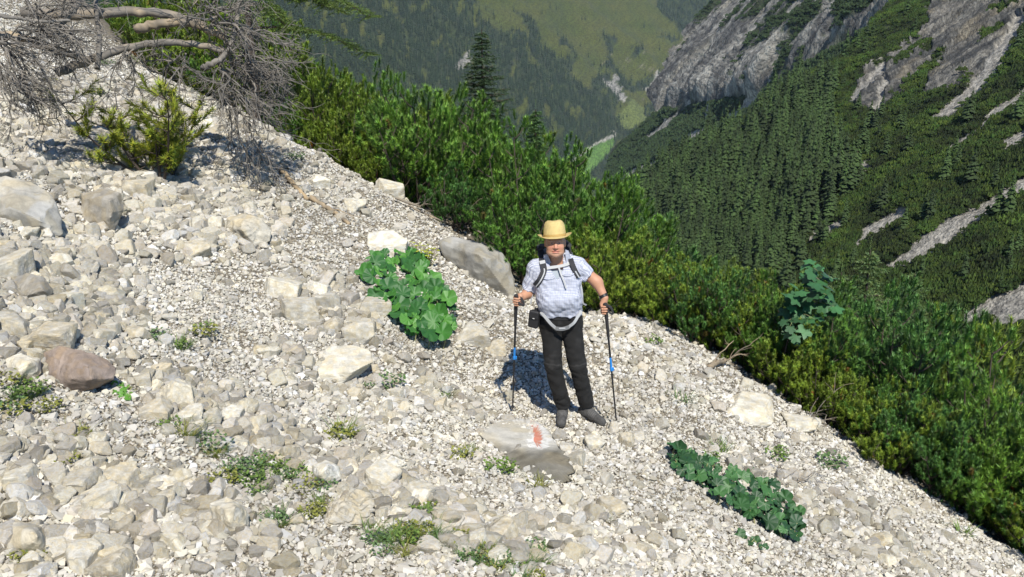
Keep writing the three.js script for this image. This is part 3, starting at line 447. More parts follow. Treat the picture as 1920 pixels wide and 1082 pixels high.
{ // the young pine on the rubble, below the dead wood: loose, several leaders
  const p = hit(300, 335), r = rng(88), B = new Blades(), wood = [];
  for (let i = 0; i < 11; i++) {
    const a = i * 2.4 + r(), out = 0.25 + 0.75 * r(), st = curve(new V3(Math.cos(a) * 0.05, -0.1, Math.sin(a) * 0.05), new V3(Math.cos(a) * out - 0.1, 0.9 - 0.35 * out * r(), Math.sin(a) * out), (i < 3 ? 1.15 : 0.45 + 0.5 * r()), 6, new V3(0, 0.3, 0), 0.25, r);
    wood.push(tube(st, [0.018, 0.016, 0.014, 0.011, 0.009, 0.007, 0.005], 5));
    for (let j = 2; j < 7; j++) for (let q = 0; q < 2; q++) { const w = r() * 6.28, tw = curve(st[j], new V3(Math.cos(w), 0.25, Math.sin(w)), 0.12 + 0.16 * r(), 3, new V3(0, 0.4, 0), 0.3, r); wood.push(tube(tw, [0.007, 0.006, 0.005, 0.004], 4, false)); for (let e = 0; e < 3; e++) shoot(B, tw[1 + e], new V3(Math.cos(w) + (r() - 0.5), 0.5 + r(), Math.sin(w) + (r() - 0.5)).normalize(), 0.07 + 0.05 * r(), 34, 0.07, 0.012, r, 0.55 + 0.9 * r()); }
  }
  const g = thing('young_pine', 'small bright yellow green young pine standing alone on the rubble', 'pine', p);
  g.scale.setScalar(1.22);
  mesh('trunk', merge0(wood), barkMaterial, g); mesh('crown', B.geometry(), new THREE.MeshPhysicalMaterial({ color: rgb(0.21, 0.26, 0.025), vertexColors: true, roughness: 0.6, side: THREE.DoubleSide }), g);
}
// ---------------------------------------------------------------- spruces standing among the pines
function spruceTree(label, p, height, wide, seed, color, boughDroop = 0.18, density = 1) {
  const r = rng(seed), B = new Blades(), wood = [], n = Math.round(height * 42 * density), trunkPts = [new V3(0, -0.3, 0), new V3(0.02, height * 0.5, 0.01), new V3(0, height, 0)];
  const g = thing('spruce_tree', label, 'tree', p);
  for (let i = 0; i < n; i++) {
    const h = height * (0.08 + 0.9 * i / n) + (r() - 0.5) * 0.1, L = wide * Math.pow(Math.max(0, 1 - h / height), 0.8) * (0.7 + 0.45 * r()) + 0.05, m = 1;
    for (let q = 0; q < m; q++) {
      const a = i * 2.4 + r() * 0.8, l = L * (0.7 + 0.4 * r()), bp = curve(new V3(0, h, 0), new V3(Math.cos(a), -boughDroop + 0.1 * r(), Math.sin(a)), l, 4, new V3(0, boughDroop * 1.5, 0), 0.1, r);
      if (l > 0.3) wood.push(tube(bp, [0.012, 0.009, 0.007, 0.005, 0.003], 3, false));
      for (let k = 0; k < 4; k++) { const steps = Math.max(1, Math.round(l * 5)); for (let z = 0; z < steps; z++) { const o = bp[k].clone().lerp(bp[k + 1], z / steps), sd = (z + k) % 2 ? 1 : -1, w = a + sd * (0.75 + 0.3 * r()), sl = Math.min(0.24, 0.08 + l * 0.25) * (1.1 - k * 0.17); shoot(B, o, new V3(Math.cos(w), -0.05 - 0.25 * r(), Math.sin(w)).normalize(), sl, 16, 0.036, 0.02, r, 0.7 + 0.5 * r()); } }
      shoot(B, bp[4], new V3(Math.cos(a), 0, Math.sin(a)), 0.09, 10, 0.03, 0.01, r, 1.25);
    }
  }
  shoot(B, new V3(0, height - 0.12, 0), new V3(0, 1, 0), 0.3, 30, 0.035, 0.008, r, 1.1);
  mesh('trunk', tube(trunkPts, [0.03 + height * 0.012, 0.02 + height * 0.006, 0.008], 7), barkMaterial, g);
  if (wood.length) mesh('boughs', merge0(wood), barkMaterial, g);
  mesh('crown', B.geometry(), new THREE.MeshPhysicalMaterial({ color: rgb(...color), vertexColors: true, roughness: 0.65, side: THREE.DoubleSide }), g);
  return g;
}
function stand(px, py, d, height) { const t = at(px, py, d); return new V3(t.x, t.y - height, t.z); }
spruceTree('slim dark spruce rising highest above the pines against the forest', stand(903, 55, 17, 3.9), 3.9, 1.2, 61, [0.035, 0.07, 0.026], 0.2, 1.4);
spruceTree('dense dark green spruce just right of the walker behind pines', stand(1186, 352, 14.5, 3.2), 3.2, 0.75, 62, [0.028, 0.075, 0.022], 0.15, 1.2);
spruceTree('young light green spruce right of the broad leaved sapling', stand(1632, 468, 12.5, 2.4), 2.4, 0.8, 63, [0.1, 0.17, 0.055], 0.05);
spruceTree('small pale spruce top furthest right among the pines', stand(1716, 512, 14.5, 2.0), 2.0, 0.7, 64, [0.085, 0.15, 0.045], 0.05);
spruceTree('small pale spruce between the sapling and the light green spruce', stand(1578, 510, 13.5, 1.9), 1.9, 0.6, 65, [0.095, 0.16, 0.055], 0.05);
spruceTree('narrow spruce top right of the slim dark spruce, above the walker', stand(1004, 205, 15, 2.6), 2.6, 0.45, 66, [0.05, 0.11, 0.03], -0.1, 1.3);
{ // boughs of a tree whose top is above the picture
  const r = rng(95), B = new Blades(), wood = [], base = at(470, 130, 15.5), o = new V3(base.x, base.y - 2.2, base.z), g = thing('spruce_tree', 'spruce at upper left whose long boughs hang in from the top edge', 'tree', o);
  mesh('trunk', tube([new V3(0, -0.3, 0), new V3(0.05, 2, 0), new V3(0, 5.5, 0)], [0.09, 0.07, 0.02], 8), barkMaterial, g);
  const to = [[690, 92, 15.6, 14], [700, 22, 15, 12], [640, 12, 15.4, 10], [610, 2, 15.2, 10], [560, -8, 15.2, 9], [540, 45, 15.2, 9], [450, -10, 15.0, 8], [500, 20, 14.8, 8], [400, -20, 15, 8], [660, -30, 15.5, 10], [600, -60, 15.5, 10], [500, -70, 15, 8]];
  for (const [px, py, d] of to) {
    const e = at(px, py, d).sub(o), s = new V3(0, e.y + 0.22 + 0.2 * r(), 0), pts = []; for (let i = 0; i <= 8; i++) { const t = i / 8; pts.push(s.clone().lerp(e, t).add(new V3(0, 0.18 * Math.sin(t * PI) - 0.1 * t * t, 0))); }
    wood.push(tube(pts, pts.map((_, i) => lerp(0.022, 0.005, i / 8)), 4));
    for (let k = 3; k <= 8; k++) for (let q = 0; q < 26; q++) { const f = pts[Math.max(0, k - 1)].clone().lerp(pts[k], r()), w = r() * 6.28; shoot(B, f, new V3(Math.cos(w) * 0.8 + 0.5, -0.25 + 0.3 * r(), Math.sin(w) * 0.8).normalize(), 0.16 + 0.12 * r(), 18, 0.04, 0.016, r, 0.7 + 0.7 * r()); }
  }
  mesh('boughs', merge0(wood), barkMaterial, g); mesh('crown', B.geometry(), new THREE.MeshPhysicalMaterial({ color: rgb(0.075, 0.125, 0.022), vertexColors: true, roughness: 0.6, side: THREE.DoubleSide }), g);
}
// ---------------------------------------------------------------- dead pine wood at upper left
const deadMaterial = new THREE.MeshStandardMaterial({ vertexColors: true, roughness: 0.9 });
const deadColor = (g, seed, warm = 0) => colored(g, (v) => { const n = fbm(v.x * 7 + seed, v.y * 7, v.z * 7, 3), k = (1 + 0.7 * n) * (1 + 0.5 * noise(v.x * 42, v.y * 42, v.z * 42)), w = clamp(warm + n * 0.8); return [lerp(0.165, 0.34, w) * k, lerp(0.152, 0.255, w) * k, lerp(0.135, 0.15, w) * k]; });
function twigs(o, d, len, rad, depth, r, bend, out) {
  const n = depth > 1 ? 8 : 5, pts = curve(o, d, len, n, bend, 0.66, r); out.push(tube(pts, pts.map((_, k) => rad * lerp(1, 0.45, k / n)), depth > 1 ? 5 : 3, depth > 1));
  if (depth <= 0) return;
  const m = depth === 2 ? 6 : 4; for (let i = 0; i < m; i++) { const k = 1 + Math.floor(r() * (n - 0.01)), dir = new V3().subVectors(pts[k], pts[k - 1]).normalize().add(new V3(r() - 0.5, r() - 0.55, r() - 0.5).multiplyScalar(2.1)); twigs(pts[k], dir, len * (0.28 + 0.4 * r()), Math.max(0.0042, rad * 0.5), depth - 1, r, bend, out); }
}
function deadPine(label, base, trunks, tufts, seed) {
  const r = rng(seed), g = thing('dead_pine', label, 'dead tree', base);
  for (const [radius, warm, ...pts] of trunks) {
    const ctrl = new THREE.CatmullRomCurve3(pts.map((p) => at(...p).sub(base))), P = ctrl.getPoints(26); P.forEach((p, i) => p.add(new V3(noise(i * 0.6, seed, 1), noise(i * 0.6, seed, 5), noise(i * 0.6, seed, 9)).multiplyScalar(0.03)));
    mesh('trunk', deadColor(tube(P, P.map((_, i) => radius * lerp(1.1, 0.75, i / 26) * (1 + 0.2 * noise(i * 0.9, 3, seed))), 9), seed, warm), deadMaterial, g);
  }
  for (const [px, py, d, n, dx, dy, dz, spread, len, rad] of tufts) for (let i = 0; i < n; i++) {
    const o = at(px + (r() - 0.5) * 40, py + (r() - 0.5) * 34, d + (r() - 0.5) * 0.3).sub(base), out = [], dir = new V3(dx + (r() - 0.5) * spread, dy + (r() - 0.5) * spread, dz + (r() - 0.5) * spread).normalize();
    twigs(o, dir, len * (0.6 + 0.7 * r()), rad * (0.6 + 0.7 * r()), 2, r, new V3((r() - 0.5) * 1.2 + 0.2, -0.55 + 0.7 * r(), (r() - 0.5) * 0.8), out);
    mesh('branch', deadColor(merge0(out), seed + i, -0.1), deadMaterial, g);
  }
}
deadPine('grey fallen dead pine with a dense tangle of twigs beside the live pines', at(400, 250, 11.6),
  [[0.062, 0.15, [40, 24, 10.4], [150, 27, 10.6], [250, 22, 10.8], [330, 30, 10.9], [385, 50, 11]], [0.055, 0.5, [255, 55, 10.8], [310, 43, 10.8], [365, 46, 10.9], [420, 70, 10.9]], [0.048, 0.1, [105, 138, 10.3], [150, 120, 10.4], [210, 98, 10.5], [270, 84, 10.6], [345, 80, 10.7], [420, 96, 10.8]], [0.035, -0.1, [380, 128, 10.7], [400, 118, 10.6], [425, 100, 10.7], [440, 60, 10.8], [450, -10, 10.9]]],
  [[400, 30, 10.8, 16, 0.4, 0.15, 0.2, 2.2, 0.6, 0.015], [440, 60, 10.8, 16, 0.5, -0.1, 0.2, 2, 0.65, 0.014], [425, 120, 10.8, 22, 0.4, -0.5, 0.2, 1.8, 0.66, 0.014], [430, 165, 10.8, 11, 0.5, -0.6, 0, 1.8, 0.55, 0.012], [450, 215, 10.9, 4, 0.2, -1, -0.1, 0.7, 0.75, 0.011], [480, 260, 11.1, 3, 0.1, -1, -0.1, 0.8, 0.55, 0.01], [480, 130, 10.8, 8, 1, -0.2, 0.1, 1, 0.5, 0.011], [330, 110, 10.7, 8, -0.2, -0.6, 0.3, 1.8, 0.5, 0.011], [250, 90, 10.5, 6, -0.1, -0.5, 0.3, 2, 0.5, 0.011], [470, 130, 10.9, 7, 1, -0.1, 0.1, 1, 0.55, 0.012]], 71);
deadPine('grey dead pine crown with fans of bare twigs in the top left corner', at(20, 190, 11),
  [[0.04, -0.15, [92, 64, 9.9], [118, 38, 10], [140, 16, 10.1], [175, -40, 10.3]], [0.05, 0.35, [-30, 62, 9.6], [40, 72, 9.8], [105, 92, 10], [165, 112, 10.3]], [0.016, -0.1, [-30, 78, 9.3], [30, 84, 9.4], [62, 105, 9.5], [88, 148, 9.6], [110, 188, 9.8]], [0.02, -0.2, [-40, 30, 9.4], [20, 32, 9.5], [70, 40, 9.6], [130, 38, 9.8]], [0.03, 0, [182, 128, 10.4], [186, 70, 10.4], [180, 20, 10.5], [178, -30, 10.6]]],
  [[0, 80, 9.5, 15, 0.7, -0.7, 0.1, 1.2, 0.65, 0.012], [40, 60, 9.7, 13, 0.9, -0.4, 0.1, 1.4, 0.6, 0.012], [20, 150, 9.9, 14, 0.6, -0.5, 0, 1.2, 0.5, 0.01], [110, 50, 10, 9, 0.4, -0.2, 0, 2.2, 0.5, 0.011], [200, 150, 10.4, 5, 0.3, -0.9, 0, 1, 0.5, 0.009], [60, 10, 9.9, 10, 0.7, 0.2, 0, 1.6, 0.6, 0.012]], 72);
// sticks and logs lying on the scree
function log(label, radius, warm, pts, seed, extra = []) {
  const P0 = pts.map(([px, py, up]) => hit(px, py).add(new V3(0, radius * 0.7 + (up || 0), 0))), base = P0[0].clone(), c = new THREE.CatmullRomCurve3(P0.map((p) => p.sub(base))), P = c.getPoints(16);
  P.forEach((p, i) => p.add(new V3(noise(i * 0.7, seed, 2), noise(i * 0.7, seed, 6), 0).multiplyScalar(0.03)));
  const list = [tube(P, P.map((_, i) => radius * (1 + 0.25 * noise(i * 0.8, seed, 3)) * lerp(1, 0.7, i / 16)), 8)], r = rng(seed);
  for (let i = 0; i < extra; i++) { const k = 2 + Math.floor(r() * 13), out = []; twigs(P[k], new V3(r() - 0.5, 0.3 + 0.4 * r(), r() - 0.5).add(new V3().subVectors(P[k], P[k - 1]).normalize().multiplyScalar(0.8)), 0.35, radius * 0.35, 1, r, new V3(0, -0.3, 0), out); list.push(...out); }
  const m = single('fallen_branch', deadColor(merge0(list), seed, warm), deadMaterial, label, 'branch'); m.position.copy(base); return m;
}
log('short tan broken log lying on scree, upper of two in line', 0.036, 0.9, [[528, 325, 0.03], [545, 345, 0.02], [562, 362], [578, 378]], 31, 0);
log('longer tan log with dark end below the upper tan log', 0.034, 0.7, [[582, 378, 0.03], [612, 392], [632, 405], [656, 424]], 32, 1);
log('bleached dry branch with many twigs behind the grey boulder', 0.018, 0.2, [[742, 380, 0.05], [790, 398, 0.06], [840, 418, 0.08], [905, 452, 0.1]], 33, 12);
log('thin dry branch lying above the grey boulder', 0.014, 0.3, [[765, 392, 0.04], [820, 420, 0.06], [880, 442, 0.1]], 34, 7);
log('grey branch stub sticking from under the pines at scree edge', 0.038, 0, [[600, 291, 0.05], [630, 287, 0.09], [662, 281, 0.14]], 35, 2);
log('weathered wood splinter on the scree crest right of walker', 0.03, 0.5, [[1330, 695, 0.02], [1345, 690, 0.04], [1360, 688, 0.05]], 36, 3);
log('small bleached stick at the crest below the sapling', 0.018, 0.2, [[1500, 798, 0.02], [1522, 796, 0.05], [1540, 806, 0.02]], 37, 4);
log('thin bent twig lying right of the leafy ground patch', 0.006, 0.1, [[1455, 915, 0.02], [1490, 912, 0.04], [1525, 905, 0.05]], 38, 4);
// ---------------------------------------------------------------- broad-leaved plants on the scree
function leafShape(lobes, notch, cup, seed) { // a round leaf with a heart-shaped base, one unit across, stalk end at the origin, lying in xz and pointing to +z
  const r = rng(seed), rim = 22, pos = [0, 0, 0], col = [1.1, 1.08, 1], idx = [], rings = [0.5, 1];
  for (const f of rings) for (let i = 0; i <= rim; i++) { const a = -PI + 2 * PI * i / rim, back = Math.exp(-((Math.abs(a) - PI) ** 2) / 0.18), rad = 0.5 * f * (1 - notch * back) * (1 + 0.07 * Math.cos(a * lobes)) * (0.94 + 0.1 * r()); const x = Math.sin(a) * rad * 1.02, z = 0.1 * f + Math.cos(a) * rad, y = cup * f * f * (0.6 + 0.4 * Math.cos(a * 2)) + 0.06 * f * Math.cos(a * lobes) + (r() - 0.5) * 0.07 * f; pos.push(x, y, z); const k = 0.92 + 0.1 * r() + 0.08 * Math.cos(a * lobes); col.push(k, k, k); }
  for (let i = 0; i < rim; i++) { idx.push(0, 1 + i, 2 + i); const a = 1 + i, b = a + rim + 1; idx.push(a, b, a + 1, a + 1, b, b + 1); }
  const g = new THREE.BufferGeometry(); g.setAttribute('position', new THREE.Float32BufferAttribute(pos, 3)); g.setAttribute('color', new THREE.Float32BufferAttribute(col, 3)); g.setIndex(idx); g.computeVertexNormals(); return g;
}
const leafMat = (c) => new THREE.MeshPhysicalMaterial({ color: rgb(...c), vertexColors: true, roughness: 0.55, side: THREE.DoubleSide, transmission: 0.12, thickness: 0 });
const stemMaterial = new THREE.MeshStandardMaterial({ color: rgb(0.3, 0.3, 0.14), roughness: 0.7 });
const bigLeaves = [leafShape(7, 0.55, -0.1, 1), leafShape(5, 0.6, 0.12, 2), leafShape(8, 0.5, -0.05, 3), leafShape(6, 0.55, 0.2, 4)];
function leafyPatch(name, label, poly, count, size, lift, mats, seed, apart = 0.42) {
  const r = rng(seed), xs = poly.map((p) => p[0]), ys = poly.map((p) => p[1]), x0 = Math.min(...xs), x1 = Math.max(...xs), y0 = Math.min(...ys), y1 = Math.max(...ys);
  const mid = hit((x0 + x1) / 2, (y0 + y1) / 2), g = thing(name, label, 'plant', mid), spots = [];
  for (let i = 0; i < 4000 && spots.length < count; i++) {
    const px = lerp(x0, x1, r()), py = lerp(y0, y1, r()); if (!inPoly(poly, px, py)) continue;
    const up = lift * (0.35 + 0.65 * r()), k = hit(px, py); const d = -SP * k.y - CP * k.z, q = at(px, py, d - up * 1.1), root = onGround(q.x, -q.z + up * 0.15);
    const sz = size * (0.55 + 0.6 * r()); if (spots.some((s) => s.distanceTo(q) < size * apart)) continue; spots.push(q);
    const nrm = new V3(0.1 + (r() - 0.5) * 1.3, 0.7, 0.45 + (r() - 0.5) * 1.2).normalize(), yaw = r() * 6.28, quat = new THREE.Quaternion().setFromUnitVectors(new V3(0, 1, 0), nrm).multiply(new THREE.Quaternion().setFromAxisAngle(new V3(0, 1, 0), yaw));
    const m = mesh('leaf', bigLeaves[Math.floor(r() * 4)], mats[Math.floor(r() * mats.length)], g); m.position.copy(q).sub(mid); m.quaternion.copy(quat); m.scale.setScalar(sz);
    const b = root.sub(mid), e = q.clone().sub(mid), st = tube([b, b.clone().lerp(e, 0.5).add(new V3((r() - 0.5) * 0.06, 0.02, (r() - 0.5) * 0.06)), e], [0.006, 0.005, 0.004], 4, false); mesh('stem', st, stemMaterial, g);
  }
  return g;
}
leafyPatch('butterbur_plant', 'large leafy green plant with big round leaves left of the walker', [[675, 497], [700, 480], [760, 462], [798, 480], [808, 505], [838, 540], [852, 590], [848, 618], [812, 636], [772, 618], [748, 603], [728, 578], [700, 555], [702, 530], [682, 520]], 95, 0.2, 0.32, [leafMat([0.04, 0.16, 0.02]), leafMat([0.07, 0.22, 0.03]), leafMat([0.025, 0.11, 0.02])], 17);
leafyPatch('creeping_plant', 'long low patch of dark green leaves on the scree at lower right', [[1252, 850], [1265, 836], [1300, 850], [1350, 862], [1420, 890], [1470, 920], [1500, 960], [1505, 985], [1490, 1015], [1468, 1000], [1430, 972], [1380, 948], [1320, 912], [1270, 880]], 125, 0.115, 0.2, [leafMat([0.028, 0.1, 0.026]), leafMat([0.05, 0.145, 0.04]), leafMat([0.016, 0.062, 0.018])], 18, 0.5);
leafyPatch('creeping_plant', 'little strip of dark leaves below the long leafy patch', [[1378, 1000], [1400, 1000], [1440, 1022], [1432, 1032], [1400, 1015]], 7, 0.08, 0.05, [leafMat([0.035, 0.1, 0.03])], 19);
leafyPatch('small_herb', 'bright green little herb beside the big brown boulder', [[210, 722], [232, 716], [248, 730], [244, 748], [215, 740]], 16, 0.05, 0.07, [leafMat([0.1, 0.26, 0.03])], 20);
{ // yellow-green tuft at the top of the butterbur
  const r = rng(29), B = new Blades(), p = hit(800, 500), g = thing('spurge_plant', 'yellow green bushy herb at the top of the round leaved plant', 'plant', p), wood = [];
  for (let i = 0; i < 34; i++) { const a = r() * 6.28, l = 0.14 + 0.2 * r(), pts = curve(new V3((r() - 0.5) * 0.1, -0.02, (r() - 0.5) * 0.1), new V3(Math.cos(a) * 0.6, 1, Math.sin(a) * 0.6), l, 4, new V3(0, 0.3, 0), 0.1, r); wood.push(tube(pts, 0.003, 3, false)); for (let k = 2; k < 5; k++) for (let q = 0; q < 9; q++) { const w = r() * 6.28, d = new V3(Math.cos(w), 0.5, Math.sin(w)).normalize(), o = pts[k], e = o.clone().addScaledVector(d, 0.028), s = new V3(-Math.sin(w), 0, Math.cos(w)).multiplyScalar(0.009), m = o.clone().lerp(e, 0.55), c = 0.8 + 0.5 * r(); B.tri(o, m.clone().add(s), e, [c, c, c]); B.tri(o, e, m.clone().sub(s), [c, c, c]); } }
  mesh('stems', merge0(wood), stemMaterial, g); mesh('leaves', B.geometry(), leafMat([0.33, 0.36, 0.035]), g);
}
{ // the broad-leaved sapling among the pines
  const r = rng(39), stemPx = [[1452, 770, 9.5], [1462, 715, 9.4], [1474, 650, 9.3], [1490, 600, 9.2], [1505, 550, 9.2], [1520, 505, 9.2]], base = at(...stemPx[0]).add(new V3(0, -0.5, 0)), g = thing('maple_sapling', 'dark leaved maple sapling rising out of the dwarf pines', 'tree', base), c = new THREE.CatmullRomCurve3([base.clone(), ...stemPx.map((p) => at(...p))].map((p) => p.clone().sub(base))), P = c.getPoints(24);
  mesh('trunk', tube(P, P.map((_, i) => lerp(0.016, 0.005, i / 24)), 6), barkMaterial, g);
  const lobed = (seed) => { const q = rng(seed), rim = 30, pos = [0, 0, 0], col = [1.2, 1.2, 1.1], idx = []; for (let i = 0; i <= rim; i++) { const a = -PI + 2 * PI * i / rim, rad = 0.5 * (0.62 + 0.38 * Math.pow(Math.abs(Math.cos(a * 2.5)), 1.2)) * (Math.abs(a) > 2.7 ? 0.45 : 1) * (0.92 + 0.14 * q()); pos.push(Math.sin(a) * rad, -0.12 * rad + (q() - 0.5) * 0.05, 0.25 + Math.cos(a) * rad); const k = 0.8 + 0.3 * q(); col.push(k, k, k); } for (let i = 0; i < rim; i++) idx.push(0, 1 + i, 2 + i); const m = new THREE.BufferGeometry(); m.setAttribute('position', new THREE.Float32BufferAttribute(pos, 3)); m.setAttribute('color', new THREE.Float32BufferAttribute(col, 3)); m.setIndex(idx); m.computeVertexNormals(); return m; };
  const shapes = [lobed(1), lobed(2), lobed(3)], mats = [leafMat([0.03, 0.105, 0.035]), leafMat([0.045, 0.15, 0.05]), leafMat([0.025, 0.08, 0.03])];
  const clusters = [[1525, 508, 12, 26], [1540, 540, 14, 30], [1510, 552, 10, 26], [1550, 568, 7, 22], [1492, 578, 9, 24], [1515, 590, 9, 24], [1490, 612, 10, 28], [1480, 632, 5, 20]];
  for (const [px, py, n, sp] of clusters) for (let i = 0; i < n; i++) { const q = at(px + (r() - 0.5) * sp * 1.6, py + (r() - 0.5) * sp * 1.4, 9.1 + (r() - 0.5) * 0.35), m = mesh('leaf', shapes[i % 3], mats[Math.floor(r() * 3)], g); m.position.copy(q).sub(base); m.quaternion.setFromUnitVectors(new V3(0, 1, 0), new V3((r() - 0.5) * 1.2, 0.8, 0.35 + (r() - 0.5) * 0.9).normalize()).multiply(new THREE.Quaternion().setFromAxisAngle(new V3(0, 1, 0), r() * 6.28)); m.scale.setScalar(0.12 + 0.08 * r()); const k = P.reduce((b, p) => (p.distanceTo(m.position) < b.distanceTo(m.position) ? p : b)); mesh('stem', tube([k.clone(), k.clone().lerp(m.position, 0.5).add(new V3(0, 0.02, 0)), m.position.clone()], [0.004, 0.003, 0.002], 3, false), stemMaterial, g); }
}
{ // grass and herbs between the stones
  const r = rng(49), mats = [leafMat([0.11, 0.18, 0.03]), leafMat([0.19, 0.2, 0.035]), leafMat([0.09, 0.16, 0.05])];
  const tuft = (seed, n, l) => { const q = rng(seed), B = new Blades(); for (let i = 0; i < n; i++) { const a = q() * 6.28, o = new V3((q() - 0.5) * 0.09, -0.01, (q() - 0.5) * 0.09), d = new V3(Math.cos(a) * (0.3 + 0.6 * q()), 1, Math.sin(a) * (0.3 + 0.6 * q())), pts = curve(o, d, l * (0.5 + 0.7 * q()), 3, new V3(Math.cos(a) * 0.6, -0.5, Math.sin(a) * 0.6), 0.1, q), w = new V3(-Math.sin(a), 0, Math.cos(a)).multiplyScalar(0.0035), k = 0.7 + 0.6 * q(), c = [k, k, k * 0.9]; for (let j = 0; j < 3; j++) { const f = 1 - j / 3, h = 1 - (j + 1) / 3; B.tri(pts[j].clone().addScaledVector(w, f), pts[j + 1].clone().addScaledVector(w, h), pts[j].clone().addScaledVector(w, -f), c); if (h > 0) B.tri(pts[j + 1].clone().addScaledVector(w, h), pts[j + 1].clone().addScaledVector(w, -h), pts[j].clone().addScaledVector(w, -f), c); } } return B.geometry(); };
  const herb = (seed, n) => { const q = rng(seed), B = new Blades(); for (let i = 0; i < n; i++) { const a = q() * 6.28, u = Math.sqrt(q()) * 0.09, o = new V3(Math.cos(a) * u, 0.005 + 0.05 * q(), Math.sin(a) * u), w = q() * 6.28, d = new V3(Math.cos(w), 0.45, Math.sin(w)).multiplyScalar(0.022), s = new V3(-Math.sin(w), 0.2, Math.cos(w)).multiplyScalar(0.009), m = o.clone().addScaledVector(d, 0.55), e = o.clone().add(d), k = 0.7 + 0.6 * q(); B.tri(o, m.clone().add(s), e, [k, k, k]); B.tri(o, e, m.clone().sub(s), [k, k, k]); } return B.geometry(); };
  const shapes = [tuft(1, 60, 0.16), tuft(2, 45, 0.12), herb(3, 120), herb(4, 90)];
  const zones = [['tuft in the middle of the left scree', [[340, 650, 14, 3], [300, 632, 10, 1], [385, 622, 14, 2]]], ['tuft below the big brown boulder', [[30, 735, 30, 5], [70, 755, 30, 3], [15, 770, 14, 2]]], ['tuft in the green strip running down the lower left scree', [[300, 800, 24, 2], [360, 815, 26, 4], [410, 845, 26, 3], [440, 885, 34, 4], [490, 890, 34, 4], [540, 900, 40, 5], [580, 920, 34, 3], [470, 915, 30, 2], [620, 940, 24, 2]]], ['tuft at the foot of the rubble bottom centre', [[720, 1010, 30, 5], [760, 1000, 26, 5], [800, 970, 26, 5], [820, 1010, 30, 6], [870, 1035, 24, 5], [900, 1050, 26, 6], [950, 1062, 30, 7], [990, 1070, 26, 5], [740, 1035, 26, 4], [1000, 1040, 18, 3]]], ['tuft on the gravel left of the marked rock', [[868, 856, 16, 4], [942, 882, 8, 2], [1006, 915, 5, 1]]], ['tuft on the pale gravel in the centre', [[690, 730, 12, 2], [640, 820, 8, 2], [840, 745, 6, 1], [735, 720, 6, 1]]], ['tuft in the bottom left corner', [[160, 1030, 16, 4], [55, 1055, 14, 3], [150, 825, 8, 2], [525, 985, 14, 3], [125, 870, 6, 1], [600, 965, 20, 3]]], ['tuft on the crest slope at right', [[1340, 855, 20, 2], [1450, 860, 14, 2], [1128, 975, 4, 1], [1560, 870, 12, 2], [1275, 750, 8, 1], [1230, 650, 8, 1], [1800, 1000, 6, 1]]], ['tuft in the stones at upper left', [[200, 120, 24, 3], [180, 170, 16, 2], [560, 300, 10, 1], [95, 160, 8, 1]]]];
  for (const [where, spots] of zones) for (const [px, py, sp, n] of spots) for (let i = 0; i < n; i++) {
    const p = hit(px + (r() - 0.5) * 2 * sp, py + (r() - 0.5) * 1.2 * sp), k = Math.floor(r() * 4), m = single(k < 2 ? 'grass_tuft' : 'herb_tuft', shapes[k], mats[Math.floor(r() * 3)], `${k < 2 ? 'thin green grass' : 'small green herb'} ${where}`, k < 2 ? 'grass' : 'herb', `${k < 2 ? 'grass' : 'herbs'}: ${where}`);
    m.position.copy(p); m.rotation.y = r() * 6.28; m.scale.setScalar((0.75 + 0.7 * r()) * clamp(p.length() / 7, 0.65, 1.2));
  }
}
// ---------------------------------------------------------------- single rocks
const GREY = [0.5, 0.475, 0.41], TAN = [0.52, 0.48, 0.39], BROWN = [0.3, 0.24, 0.2], WHITE = [0.7, 0.675, 0.6], PALE = [0.62, 0.59, 0.505], DARK = [0.31, 0.29, 0.25];
